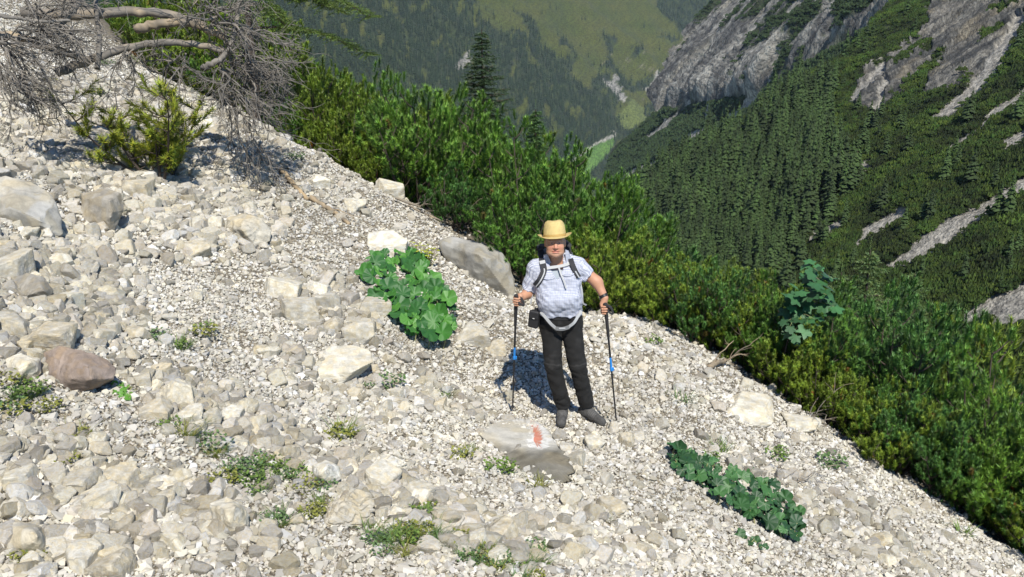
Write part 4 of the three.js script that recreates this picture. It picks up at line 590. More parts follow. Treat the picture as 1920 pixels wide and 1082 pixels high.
// [photo x, y of the middle, width, height, depth against width, colour, turn, tilt, bedding, label]
const ROCKS = [
  [20, 505, 80, 60, 0.8, GREY, 1.2, 0, 0, 'grey boulder at the left edge above the dark rounded boulder'],
  [530, 545, 60, 46, 0.8, PALE, 0.4, 0.1, 0, 'pale block at upper left of the central boulder heap'],
  [563, 583, 72, 52, 0.8, GREY, 0.9, 0.15, 0, 'grey block in the middle of the central boulder heap'],
  [592, 540, 46, 36, 0.9, WHITE, 0.2, 0.3, 0, 'small white block topping the central boulder heap'],
  [612, 565, 50, 40, 0.8, GREY, 0.2, 0, 0, 'rounded grey block right side of the central boulder heap'],
  [672, 624, 58, 46, 0.8, GREY, 0.6, 0.1, 0, 'rounded grey block at lower right end of the central boulder heap'],
  [622, 612, 44, 32, 0.9, TAN, 1.6, 0, 0, 'tan block low in the central boulder heap'],
  [540, 850, 42, 48, 0.7, TAN, 0.9, 0.4, 0, 'tan pointed block left of the whitish block'],
  [200, 1066, 76, 54, 0.8, TAN, 0.8, 0.1, 0, 'round tan stone at the bottom edge, left part'],
  [895, 1010, 36, 52, 0.6, WHITE, 1.4, 0.3, 0, 'bright white upright stone at bottom centre'],
  [938, 1000, 66, 52, 0.8, TAN, 0.5, 0, 0, 'tan stone touching the bright white stone'],
  [728, 356, 58, 30, 0.9, PALE, 0.2, 0.1, 0, 'long pale block at the scree edge under the pines'],
  [884, 626, 58, 38, 0.9, GREY, 0.4, 0.2, 0, 'grey block right of the round leaved plant'],
  [930, 652, 36, 22, 0.9, TAN, 0.4, 0, 0, 'small tan slab left of the left trekking pole'],
  [726, 450, 78, 34, 1.1, WHITE, 0.2, 0, 0, 'flat white slab above the round leaved plant'],
  [640, 690, 96, 40, 1, PALE, 0.6, 0.1, 0, 'wide flat pale slab in the centre left'],
  [700, 575, 56, 34, 0.9, GREY, 0.4, 0, 0, 'low grey block left of the round leaved plant'],
  [330, 738, 60, 64, 0.7, PALE, 0.3, 0.2, 0, 'tall pale block in the left block row'],
  [350, 782, 52, 38, 0.9, PALE, 1, 0.1, 0, 'pale block lowest in the left block row'],
  [395, 785, 36, 42, 0.8, GREY, 0.3, 0.3, 0, 'grey wedge in the left block row'],
  [432, 778, 38, 36, 0.8, WHITE, 0.3, 0.1, 0, 'white block at right end of left block row'],
  [290, 770, 60, 36, 0.9, TAN, 0.5, 0, 0, 'flat tan stone below the tall pale block'],
  [725, 878, 72, 36, 0.9, WHITE, 0.5, 0.2, 4, 'layered white block left of the marked rock'],
  [655, 960, 84, 42, 0.9, TAN, 0.5, 0.2, 5, 'dark layered slab low in the centre'],
  [560, 975, 30, 22, 0.9, TAN, 0.3, 0, 0, 'single tan stone on gravel below the green strip'],
  [228, 905, 62, 46, 0.8, TAN, 0.3, 0.1, 0, 'tan stone under a white stone, lower left'],
  [232, 892, 44, 20, 1, WHITE, 0.3, 0.1, 0, 'flat bright white stone lower left'],
  [300, 945, 50, 34, 0.9, TAN, 0.8, 0.1, 0, 'rounded tan stone left of the pale tan boulder'],
  [30, 900, 60, 44, 0.9, PALE, 0.8, 0, 0, 'pale stone at the left edge, lower part'],
  [150, 905, 60, 40, 0.9, GREY, 0.1, 0, 0, 'grey stone among small stones lower left'],
  [1117, 832, 36, 26, 0.9, PALE, 0.3, 0, 0, 'pale stone below the walker, left of two'],
  [1176, 826, 28, 22, 0.9, TAN, 0.6, 0.1, 0, 'tan stone below the walker, right of two'],
  [1062, 994, 44, 26, 0.9, TAN, 0.6, 0, 0, 'brownish stone on the gravel at bottom centre right'],
  [1150, 950, 48, 20, 1, TAN, 0.2, 0, 0, 'flat tan stone sunk in gravel at centre right'],
  [1405, 772, 96, 30, 1, PALE, 0.5, 0.1, 0, 'flat pale slab near the crest on the right'],
  [1500, 792, 60, 26, 0.9, PALE, 0.6, 0.1, 0, 'pale block on the crest line right'],
  [600, 340, 34, 26, 0.9, WHITE, 0.6, 0.1, 0, 'white stone at upper scree near the logs'],
  [665, 385, 36, 26, 0.9, PALE, 0.6, 0.1, 0, 'pale stone right of the tan logs'],
  [375, 228, 44, 24, 0.9, WHITE, 0.6, 0.1, 0, 'white stone under the dead twigs'],
  [255, 352, 60, 40, 0.9, TAN, 0.2, 0.1, 0, 'flat tan block below left of the young pine'],
  [370, 470, 44, 34, 0.9, TAN, 1.2, 0.1, 0, 'tan block left of the tan boulder with deep shadow'],
  [95, 630, 80, 50, 0.9, TAN, 0.4, 0.1, 0, 'tan block between dark boulder and brown boulder'],
  [20, 610, 60, 44, 0.9, GREY, 0.4, 0.1, 0, 'grey block at left edge below the dark rounded boulder'],
  [250, 625, 48, 26, 0.9, TAN, 0.1, 0, 0, 'flat tan stone in the middle of the left scree'],
  [830, 990, 40, 34, 0.8, GREY, 0.9, 0.1, 0, 'small grey block under the smooth tan block'],
];
const rockMats = [[1, 1, 1], [0.88, 0.87, 0.84], [1.1, 1.1, 1.08], [0.98, 0.93, 0.83], [0.66, 0.63, 0.57]].map((c) => { const m = rockMaterial.clone(); m.color.setRGB(...c); return m; });
ROCKS.forEach(([px, py, w, h, deep, color, turn, tilt, bedding, label], i) => {
  const foot = hit(px, py + h * 0.32), d = -SP * foot.y - CP * foot.z, k = d / FPX / 1.62, big = w > 60;
  const g = tint(toCreasedNormals(rockGeometry(900 + i * 7, big ? 22 : 12, 5 + i % 4, [1, 1, 1], 0.05, bedding), 0.35), color, i, 0.28);
  const m = single('boulder', g, rockMaterial, label, 'rock');
  m.position.copy(foot).add(new V3(0, h * k * 0.3, -w * deep * k * 0.2)); m.scale.set(w * k * 0.95, h * k * 1.05, w * deep * k * 0.9); m.rotation.set(0.12, 0, -tilt * 0.8); m.rotateY(turn * 0.4);
});
// a rock whose hull passes through given points; worked over like the others
function hullRock(label, pts, color, seed, detail, rough, bedding = 0, name = 'boulder') {
  const c = new V3(); pts.forEach((p) => c.add(p)); c.divideScalar(pts.length);
  const box = new THREE.Box3().setFromPoints(pts), size = box.getSize(new V3()).length() / 2, h = new ConvexGeometry(pts.map((p) => p.clone().sub(c).divideScalar(size))), q = h.attributes.position, planes = [];
  for (let i = 0; i < q.count; i += 3) { const a = new V3().fromBufferAttribute(q, i), n = new V3().fromBufferAttribute(q, i + 1).sub(a).cross(new V3().fromBufferAttribute(q, i + 2).sub(a)).normalize(); let d = n.dot(a); if (d < 0) { n.negate(); d = -d; } planes.push([n, Math.max(d, 0.02)]); }
  const g = rockGeometry(seed, detail, planes, [1, 1, 1], rough, bedding);
  const m = single(name, color ? tint(toCreasedNormals(g, 0.3), color, seed, 0.26) : g, rockMaterial, label, 'rock'); m.position.copy(c); m.scale.setScalar(size); return m;
}
// outline in the photograph, resting on the slope where its lowest point meets it
function outlined(label, line, color, seed, bulge, depth, rough = 0.05, bedding = 0) {
  const low = line.reduce((a, b) => (b[1] > a[1] ? b : a)), f = hit(low[0], low[1]), d0 = -SP * f.y - CP * f.z, cx = line.reduce((s, p) => s + p[0], 0) / line.length, cy = line.reduce((s, p) => s + p[1], 0) / line.length, pts = [], r = rng(seed), top = Math.min(...line.map((p) => p[1]));
  for (const [x, y] of line) { const k = (low[1] - y) / (low[1] - top + 1); pts.push(at(x, y, d0 + depth * (0.12 + 0.38 * k)), at(lerp(x, cx, 0.15), lerp(y, cy, 0.15) + 4, d0 + depth)); }
  for (let i = 0; i < 3; i++) { const a = r() * 6.28, u = 0.2 + 0.25 * r(), w = Math.max(...line.map((p) => p[0])) - Math.min(...line.map((p) => p[0])), hh = low[1] - top; pts.push(at(cx + Math.cos(a) * w * u * 0.7, cy + Math.sin(a) * hh * u * 0.6, d0 - bulge)); }
  pts.push(at(cx, low[1] + 6, d0 + depth * 0.6));
  return hullRock(label, pts, color, seed, 30, rough, bedding);
}
outlined('largest pale grey boulder cut by the left edge of the picture', [[-60, 345], [10, 332], [60, 338], [96, 365], [112, 400], [118, 440], [95, 452], [40, 440], [-60, 430]], [0.4, 0.38, 0.33], 1201, 0.12, 0.5, 0.07);
outlined('upright brown grey slab right of the largest left boulder', [[152, 362], [200, 352], [228, 362], [232, 395], [216, 432], [196, 436], [158, 418], [150, 390]], [0.33, 0.3, 0.245], 1202, 0.1, 0.3);
outlined('tan boulder with deep shadow below the young pine', [[425, 408], [455, 400], [490, 408], [510, 432], [506, 452], [480, 464], [445, 448], [424, 428]], TAN, 1203, 0.1, 0.35, 0.06);
outlined('dark grey rounded boulder at left above the brown boulder', [[22, 525], [50, 510], [85, 520], [101, 545], [95, 565], [70, 570], [35, 560], [18, 545]], DARK, 1204, 0.08, 0.3, 0.05);
outlined('big reddish brown boulder at lower left', [[80, 660], [112, 648], [155, 655], [200, 672], [219, 690], [214, 712], [180, 722], [150, 740], [105, 734], [84, 712]], BROWN, 1205, 0.1, 0.3, 0.05);
outlined('white topped block left of the big reddish brown boulder', [[2, 670], [40, 662], [76, 672], [78, 700], [60, 718], [15, 714]], PALE, 1206, 0.06, 0.25);
outlined('large flat sided grey boulder left behind the walker', [[819, 450], [848, 443], [900, 452], [942, 473], [957, 498], [967, 545], [962, 563], [925, 549], [898, 536], [860, 502], [828, 474]], [0.33, 0.32, 0.29], 1207, 0.1, 0.55, 0.06);
outlined('pale tan boulder low on the left with hollow right side', [[392, 945], [425, 932], [455, 945], [469, 965], [466, 1000], [440, 1008], [400, 985]], PALE, 1208, 0.06, 0.25, 0.07);
outlined('large flat tan boulder in the bottom left corner', [[-20, 985], [30, 972], [80, 985], [95, 1020], [88, 1045], [40, 1036], [-20, 1040]], TAN, 1209, 0.07, 0.3, 0.06);
outlined('whitish block above the green strip with dark shadow', [[584, 872], [610, 862], [638, 874], [640, 898], [622, 914], [588, 900]], WHITE, 1210, 0.06, 0.2, 0.06);
outlined('smooth tan block in the rubble at bottom centre', [[806, 958], [840, 950], [874, 958], [872, 975], [850, 992], [815, 985]], TAN, 1211, 0.06, 0.22, 0.04);
{ // the waymark rock: low wedge with a pale top, red and white paint, dark layered flank
  const up = (px, py, k) => { const p = hit(px, py), d = -SP * p.y - CP * p.z; return at(px, py, d - k); };
  const pts = [up(895, 810, 0.01), up(925, 792, 0.02), up(965, 781, 0.04), up(1005, 786, 0.05), up(1030, 805, 0.08), up(1042, 832, 0.14), up(985, 842, 0.2), up(935, 838, 0.12), up(1015, 848, 0.22), up(910, 826, 0.02), up(945, 856, 0.02), up(990, 890, 0.02), up(1032, 908, 0.02), up(1066, 914, 0.02), up(1074, 884, 0.06), up(1058, 856, 0.1), at(985, 850, -SP * hit(985, 850).y - CP * hit(985, 850).z + 0.3)];
  const m = hullRock('pale low rock with a faded red and white painted trail mark below walker', pts, null, 4444, 66, 0.05, 0, 'waymark_rock'), g = m.geometry, p = g.attributes.position, v = new V3();
  const px = (u) => { const w = u.clone().multiplyScalar(m.scale.x).add(m.position); return project(w.x, w.y, w.z); };
  const flank = (q) => smooth(-8, 14, q[1] - (q[0] < 985 ? lerp(815, 842, (q[0] - 895) / 90) : lerp(842, 836, (q[0] - 985) / 57)));
  for (let i = 0; i < p.count; i++) { v.fromBufferAttribute(p, i); const q = px(v), f = flank(q) * smooth(900, 960, q[0]), s = (q[0] * 0.35 + q[1] * 0.8 + 10 * noise(v.x * 3, v.y * 3, v.z * 3)) / 13, st = ((s % 1) + 1) % 1, blk = noise(Math.floor(s) * 3.7, v.x * 6, v.z * 6); v.multiplyScalar(1 + f * (0.11 * (0.5 - st) + 0.17 * blk)); p.setXYZ(i, v.x, v.y, v.z); }
  g.computeVertexNormals();
  const nr = g.attributes.normal, RED = [[993, 795], [1003, 797], [1012, 806], [1017, 818], [1016, 828], [1012, 834], [1013, 840], [1008, 832], [1007, 838], [1003, 830], [1000, 824], [1002, 814], [997, 803]], WHITE_PAINT = [[962, 783], [1000, 784], [1020, 796], [1034, 822], [1028, 838], [1012, 842], [990, 838], [985, 828], [996, 818], [990, 800], [965, 795]];
  colored(g, (u, i) => { const q = px(u), n = fbm(u.x * 5, u.y * 5, u.z * 5, 4), wob = fbm(u.x * 14, u.y * 14, u.z * 14, 2) * 6, wear = fbm(u.x * 30, u.y * 30, u.z * 30, 2); if (nr.getY(i) + nr.getZ(i) * 0.5 > 0.2) { if (inPoly(RED, q[0] + wob, q[1] + wob * 0.6)) return mixc([0.62, 0.23, 0.15], [0.6, 0.45, 0.36], smooth(0.1, 0.4, wear)); if (inPoly(WHITE_PAINT, q[0] + wob * 1.6, q[1] + wob)) return mixc([0.76, 0.75, 0.71], [0.55, 0.53, 0.48], smooth(0, 0.3, wear)); } const f = clamp(flank(q) + 0.5 * n - 0.1) * smooth(890, 960, q[0]), st = noise(q[0] * 0.05, (q[0] * 0.35 + q[1] * 0.8) / 8, 3), c = mixc([0.56, 0.54, 0.48], [0.17, 0.158, 0.125], f), k = 1 + 0.35 * n + 0.35 * f * st; return c.map((x) => x * k); });
}
{ // middling stones, each on its own
  const r = rng(607), shapes = []; for (let k = 0; k < 10; k++) shapes.push(tint(toCreasedNormals(rockGeometry(700 + k, 9, 6 + k % 4, [1, 0.62 + 0.25 * r(), 0.85], 0.035), 0.3), PALE, k, 0.2));
  const found = [];
  for (let i = 0; i < 14000 && found.length < 235; i++) {
    const px = -30 + r() * 1980, py = 60 + r() * 1030, c = coarse(px, py); if (r() > 0.02 + 0.98 * c * c) continue;
    const p = hit(px, py); if (beyond(p.x, -p.z) > -0.15 || p.length() > 17) continue;
    const size = (0.075 + 0.1 * r() * r()) * (0.75 + 0.4 * c); if (found.some((q) => q.distanceTo(p) < size * 0.75)) continue;
    if (px > 880 && px < 1180 && py > 600 && py < 930) continue;
    found.push(p);
    const zone = px < 380 && py < 700 ? 'on the block strewn left slope' : px < 640 && py < 480 ? 'near the dead wood and young pine' : px < 700 && py < 780 ? 'around the central boulder heap' : py > 850 && px < 560 ? 'in the lower left rubble' : px < 1000 ? 'in the rubble band below the track' : 'on the right hand gravel';
    const t = Math.floor(r() * 5), m = single('stone', shapes[Math.floor(r() * 10)], rockMats[t], `${['light grey', 'grey', 'whitish', 'tan', 'dark grey'][t]} angular stone ${zone}`, 'stone', `stones ${zone}`);
    m.position.copy(p).add(new V3(0, size * 0.17, 0)); m.rotation.set((r() - 0.5) * 0.7, r() * 6.28, (r() - 0.5) * 0.7); m.scale.set(size * 0.62 * (0.8 + 0.5 * r()), size * 0.62, size * 0.62 * (0.8 + 0.4 * r()));
  }
}
// ---------------------------------------------------------------- the walker
// smooth closed surface of a distance field on a grid
function surfaceNet(f, min, max, cell) {
  const n = [0, 1, 2].map((k) => Math.ceil((max[k] - min[k]) / cell) + 1), N = n[0] * n[1] * n[2], F = new Float32Array(N), id = new Int32Array(N).fill(-1), pos = [], idx = [];
  const I = (x, y, z) => x + n[0] * (y + n[1] * z);
  for (let z = 0; z < n[2]; z++) for (let y = 0; y < n[1]; y++) for (let x = 0; x < n[0]; x++) F[I(x, y, z)] = f(min[0] + x * cell, min[1] + y * cell, min[2] + z * cell);
  const C = []; for (let k = 0; k < 8; k++) C.push([k & 1, (k >> 1) & 1, k >> 2]);
  const E = []; for (let a = 0; a < 8; a++) for (const b of [1, 2, 4]) if (!(a & b)) E.push([a, a | b]);
  for (let z = 0; z + 1 < n[2]; z++) for (let y = 0; y + 1 < n[1]; y++) for (let x = 0; x + 1 < n[0]; x++) {
    let m = 0; const v = []; for (let k = 0; k < 8; k++) { const t = F[I(x + C[k][0], y + C[k][1], z + C[k][2])]; v.push(t); if (t < 0) m |= 1 << k; }
    if (m === 0 || m === 255) continue;
    let c = 0, px = 0, py = 0, pz = 0;
    for (const [a, b] of E) if ((v[a] < 0) !== (v[b] < 0)) { const t = v[a] / (v[a] - v[b]); px += lerp(C[a][0], C[b][0], t); py += lerp(C[a][1], C[b][1], t); pz += lerp(C[a][2], C[b][2], t); c++; }
    id[I(x, y, z)] = pos.length / 3; pos.push(min[0] + (x + px / c) * cell, min[1] + (y + py / c) * cell, min[2] + (z + pz / c) * cell);
  }
  for (let z = 1; z + 1 < n[2]; z++) for (let y = 1; y + 1 < n[1]; y++) for (let x = 1; x + 1 < n[0]; x++) {
    const a = F[I(x, y, z)] < 0;
    for (const [dx, dy, dz, p, q] of [[1, 0, 0, [0, 1, 0], [0, 0, 1]], [0, 1, 0, [0, 0, 1], [1, 0, 0]], [0, 0, 1, [1, 0, 0], [0, 1, 0]]]) {
      if (a === F[I(x + dx, y + dy, z + dz)] < 0) continue;
      const v0 = id[I(x, y, z)], v1 = id[I(x - p[0], y - p[1], z - p[2])], v2 = id[I(x - p[0] - q[0], y - p[1] - q[1], z - p[2] - q[2])], v3 = id[I(x - q[0], y - q[1], z - q[2])];
      if (a) idx.push(v0, v1, v2, v0, v2, v3); else idx.push(v0, v2, v1, v0, v3, v2);
    }
  }
  const g = new THREE.BufferGeometry(); g.setAttribute('position', new THREE.Float32BufferAttribute(pos, 3)); g.setIndex(idx);
  const nr = new Float32Array(pos.length), e = cell * 0.5;
  for (let i = 0; i < pos.length; i += 3) { const [x, y, z] = [pos[i], pos[i + 1], pos[i + 2]], v = new V3(f(x + e, y, z) - f(x - e, y, z), f(x, y + e, z) - f(x, y - e, z), f(x, y, z + e) - f(x, y, z - e)).normalize(); v.toArray(nr, i); }
  g.setAttribute('normal', new THREE.BufferAttribute(nr, 3)); return g;
}
const smin = (a, b, k) => { const h = Math.max(k - Math.abs(a - b), 0) / k; return Math.min(a, b) - h * h * k * 0.25; };
const smax = (a, b, k) => -smin(-a, -b, k);
function cap(x, y, z, a, b, ra, rb, fl = 1) { // tapered capsule, depth flattened by fl
  const bx = b.x - a.x, by = b.y - a.y, bz = b.z - a.z, px = x - a.x, py = y - a.y, pz = z - a.z, t = clamp((px * bx + py * by + pz * bz) / (bx * bx + by * by + bz * bz + 1e-9));
  return Math.hypot(px - bx * t, py - by * t, (pz - bz * t) / fl) - lerp(ra, rb, t);
}
const ell = (x, y, z, c, rx, ry, rz) => { const k = Math.hypot((x - c.x) / rx, (y - c.y) / ry, (z - c.z) / rz); return (k - 1) * Math.min(rx, ry, rz); };
const O = hit(1078, 782);
// a point of the figure: place in the photograph, metres in front of (+) or behind (-) the line of the feet
const J = (px, py, dz = 0) => { const r = ray(px, py), t = (O.z + dz) / r.z; return r.multiplyScalar(t).sub(O); };
const footY = (p) => ground(O.x + p.x, -(O.z + p.z)) - O.y;
const headC = J(1041, 455, 0.03), neckB = J(1043, 497, -0.035), shL = J(1005, 503, -0.03), shR = J(1082, 498, -0.03);
const elL = J(991, 549, -0.02), wrL = J(973, 561, 0.12), elR = J(1119, 529, 0.0), wrR = J(1134, 559, 0.06);
const hipL = J(1034, 613, 0), hipR = J(1071, 612, 0), knL = J(1037, 686, 0.05), knR = J(1083, 686, 0.05), anL = J(1055, 757, -0.02), anR = J(1100, 758, -0.02);
const chestA = J(1024, 524, 0), chestB = J(1065, 521, 0), bellyA = J(1031, 562, 0.05), bellyB = J(1067, 560, 0.05), hemA = J(1035, 594, 0.02), hemB = J(1067, 592, 0.02);
const trapL = J(1026, 489, -0.04), trapR = J(1060, 486, -0.04);
const TILT = -0.1; // looks up a little towards the camera
const hx = (x, y, z) => { const c = Math.cos(TILT), s = Math.sin(TILT), Y = y - headC.y, Z = z - headC.z; return [x - headC.x, Y * c + Z * s, -Y * s + Z * c]; };
// head in its own frame, y up, z forward; height 0.235
function headField(x, y, z) {
  [x, y, z] = hx(x, y, z); const ax = Math.abs(x), P = (a, b, c) => ({ x: a, y: b, z: c });
  let d = ell(x, y, z, P(0, 0.03, -0.012), 0.077, 0.095, 0.098);
  d = smin(d, ell(x, y, z, P(0, -0.035, 0.02), 0.064, 0.078, 0.073), 0.04);
  d = smin(d, ell(ax, y, z, P(0.036, -0.03, 0.056), 0.03, 0.024, 0.026), 0.02);            // cheeks
  d = smin(d, ell(x, y, z, P(0, -0.094, 0.062), 0.03, 0.022, 0.026), 0.025);                // chin
  d = smin(d, ell(ax, y, z, P(0.05, -0.075, 0.02), 0.022, 0.024, 0.045), 0.03);             // jaw
  d = smin(d, ell(ax, y, z, P(0.026, 0.026, 0.078), 0.026, 0.008, 0.012), 0.014);           // brow
  d = smax(d, -ell(ax, y, z, P(0.031, 0.008, 0.094), 0.019, 0.011, 0.013), 0.012);          // eye sockets
  d = smin(d, ell(ax, y, z, P(0.031, 0.007, 0.077), 0.013, 0.0095, 0.01), 0.006);
  d = smin(d, cap(x, y, z, P(0, 0.014, 0.085), P(0, -0.026, 0.108), 0.008, 0.012), 0.012);   // nose
  d = smin(d, ell(ax, y, z, P(0.013, -0.031, 0.096), 0.009, 0.008, 0.01), 0.008);
  d = smax(d, -ell(x, y, z, P(0, -0.062, 0.1), 0.03, 0.0035, 0.014), 0.006);                // mouth
  d = smin(d, ell(x, y, z, P(0, -0.055, 0.086), 0.026, 0.006, 0.01), 0.006);
  d = smin(d, ell(x, y, z, P(0, -0.07, 0.085), 0.022, 0.006, 0.011), 0.006);
  d = smin(d, Math.max(ell(ax, y, z, P(0.08, -0.005, -0.008), 0.011, 0.033, 0.02), -ell(ax, y, z, P(0.089, -0.002, -0.003), 0.006, 0.02, 0.011)), 0.008); // ears
  return d;
}
const neckTop = new V3(headC.x, headC.y - 0.06, headC.z - 0.02);
function arms(x, y, z) { return Math.min(smin(cap(x, y, z, shL, elL, 0.058, 0.046), cap(x, y, z, elL, wrL, 0.047, 0.03), 0.03), smin(cap(x, y, z, shR, elR, 0.058, 0.046), cap(x, y, z, elR, wrR, 0.047, 0.03), 0.03)); }
function torso(x, y, z) { let d = smin(cap(x, y, z, chestA, chestB, 0.105, 0.105, 1.1), cap(x, y, z, bellyA, bellyB, 0.112, 0.112, 1.15), 0.1); d = smin(d, cap(x, y, z, hemA, hemB, 0.114, 0.112, 1), 0.08); d = smin(d, cap(x, y, z, shL, shR, 0.058, 0.058), 0.06); d = smin(d, cap(x, y, z, neckB.clone().add(new V3(-0.03, -0.02, -0.01)), neckB.clone().add(new V3(0.03, -0.02, -0.01)), 0.07, 0.07), 0.06); d = smin(d, Math.min(cap(x, y, z, trapL, shL, 0.045, 0.05), cap(x, y, z, trapR, shR, 0.045, 0.05)), 0.04); return d; }
function bodyField(x, y, z) { let d = torso(x, y, z) + 0.02; d = smin(d, cap(x, y, z, neckB, neckTop, 0.062, 0.056), 0.03); d = smin(d, arms(x, y, z), 0.04); d = smin(d, Math.min(smin(cap(x, y, z, hipL, knL, 0.078, 0.058), cap(x, y, z, knL, anL, 0.054, 0.04), 0.04), smin(cap(x, y, z, hipR, knR, 0.078, 0.058), cap(x, y, z, knR, anR, 0.054, 0.04), 0.04)), 0.04); return d; }
const boxOf = (pts, m) => [[0, 1, 2].map((k) => Math.min(...pts.map((p) => p.getComponent(k))) - m), [0, 1, 2].map((k) => Math.max(...pts.map((p) => p.getComponent(k))) + m)];
// hands closed on the pole grips
const gripL = { top: J(968, 556, 0.15), tip: hit(961, 774).sub(O) }, gripR = { top: J(1135, 572, 0.1), tip: hit(1157, 804).sub(O) };
function handField(wrist, grip, th0, sgn) {
  const ax = new V3().subVectors(grip.tip, grip.top).normalize(), e1 = new V3(1, 0, 0).addScaledVector(ax, -ax.x).normalize(), e2 = new V3().crossVectors(e1, ax).normalize(); if (e2.z < 0) e2.negate();
  const on = (t, th, rad) => grip.top.clone().addScaledVector(ax, t).addScaledVector(e1, Math.cos(th) * rad).addScaledVector(e2, Math.sin(th) * rad), caps = [];
  const palmA = on(0.0, th0, 0.034), palmB = on(0.07, th0, 0.034); caps.push([palmA, palmB, 0.02, 0.018], [wrist, palmA, 0.027, 0.024], [wrist, palmB, 0.026, 0.02]);
  const L = [1.9, 2.3, 2.2, 1.8], R = [0.0098, 0.0102, 0.0098, 0.0088];
  for (let i = 0; i < 4; i++) { let p = on(0.004 + i * 0.0205, th0 + sgn * 0.35, 0.036); for (let k = 1; k <= 4; k++) { const q = on(0.006 + i * 0.0205, th0 + sgn * (0.35 + L[i] * k / 4 * 1.05), 0.0285 + 0.006 * (k < 3 ? 1 : 0)); caps.push([p, q, R[i] * (1.06 - k * 0.05), R[i] * (1.0 - k * 0.05)]); p = q; } }
  let p = on(-0.012, th0 - sgn * 0.3, 0.034); for (let k = 1; k <= 3; k++) { const q = on(-0.012 + 0.012 * k, th0 - sgn * (0.3 + 0.55 * k), 0.031); caps.push([p, q, 0.0115 - 0.0008 * k, 0.011 - 0.0008 * k]); p = q; }
  const f = (x, y, z) => { let d = 1e9; for (let i = 0; i < caps.length; i++) { const c = caps[i], v = cap(x, y, z, c[0], c[1], c[2], c[3]); d = i < 3 ? smin(d, v, 0.016) : smin(d, v, 0.004); } return d; };
  return { f, pts: [wrist, ...caps.flatMap((c) => [c[0], c[1]])] };
}
const handL = handField(wrL, gripL, -0.2, 1), handR = handField(wrR, gripR, -2.2, -1);
const walker = thing('person', 'elderly walker in straw hat, checked shirt and black trousers holding two poles', 'person', O);
{
  const skin = new THREE.MeshPhysicalMaterial({ vertexColors: true, roughness: 0.55, sheen: 0.1 });
  const body = surfaceNet(bodyField, ...boxOf([shL, shR, elL, elR, wrL, wrR, anL, anR, neckTop, chestA, chestB, bellyA.clone().add(new V3(0, 0, 0.1))], 0.16), 0.012);
  const head = surfaceNet((x, y, z) => smin(headField(x, y, z), cap(x, y, z, neckB, neckTop, 0.064, 0.056), 0.02), [headC.x - 0.11, headC.y - 0.19, headC.z - 0.13], [headC.x + 0.11, headC.y + 0.15, headC.z + 0.15], 0.0035);
  const hands = [handL, handR].map((h) => surfaceNet(h.f, ...boxOf(h.pts, 0.04), 0.0032));
  const g = merge0([body, head, ...hands]);
  colored(g, (v) => {
    const n = fbm(v.x * 30, v.y * 30, v.z * 30, 3); let c = [0.47, 0.245, 0.15];
    const [x, y, z] = hx(v.x, v.y, v.z), ax = Math.abs(x);
    if (Math.hypot(x, y, z) < 0.17 && y > -0.13) {
      const red = Math.max(Math.exp(-(((ax - 0.036) / 0.02) ** 2 + ((y + 0.026) / 0.02) ** 2)), Math.exp(-((x / 0.014) ** 2 + ((y + 0.022) / 0.022) ** 2))) * (z > 0.03 ? 1 : 0);
      c = mixc(c, [0.52, 0.215, 0.15], 0.7 * red);
      if (z > 0.06 && ax < 0.026 && y < -0.05 && y > -0.075) c = mixc(c, [0.4, 0.13, 0.1], 0.75);
      if (z > 0.055 && Math.abs(ax - 0.031) < 0.0105 && Math.abs(y - 0.008) < 0.0032) c = Math.abs(ax - 0.031) < 0.005 ? [0.04, 0.035, 0.035] : [0.42, 0.38, 0.35];
      if (z > 0.06 && Math.abs(ax - 0.028) < 0.019 && Math.abs(y - 0.026 + 0.1 * Math.abs(ax - 0.028)) < 0.004) c = mixc(c, [0.36, 0.32, 0.28], 0.7);
      if (y < -0.07 && z > 0.02) c = mixc(c, [0.42, 0.28, 0.22], 0.35);
      if (ax > 0.06 && y > -0.02 && z < 0.03 && z > -0.1) c = mixc(c, [0.42, 0.4, 0.37], ax > 0.074 && z > -0.035 ? 0 : 0.8);
    }
    return c.map((k) => k * (1 + 0.14 * n));
  });
  mesh('body', g, skin, walker);
}
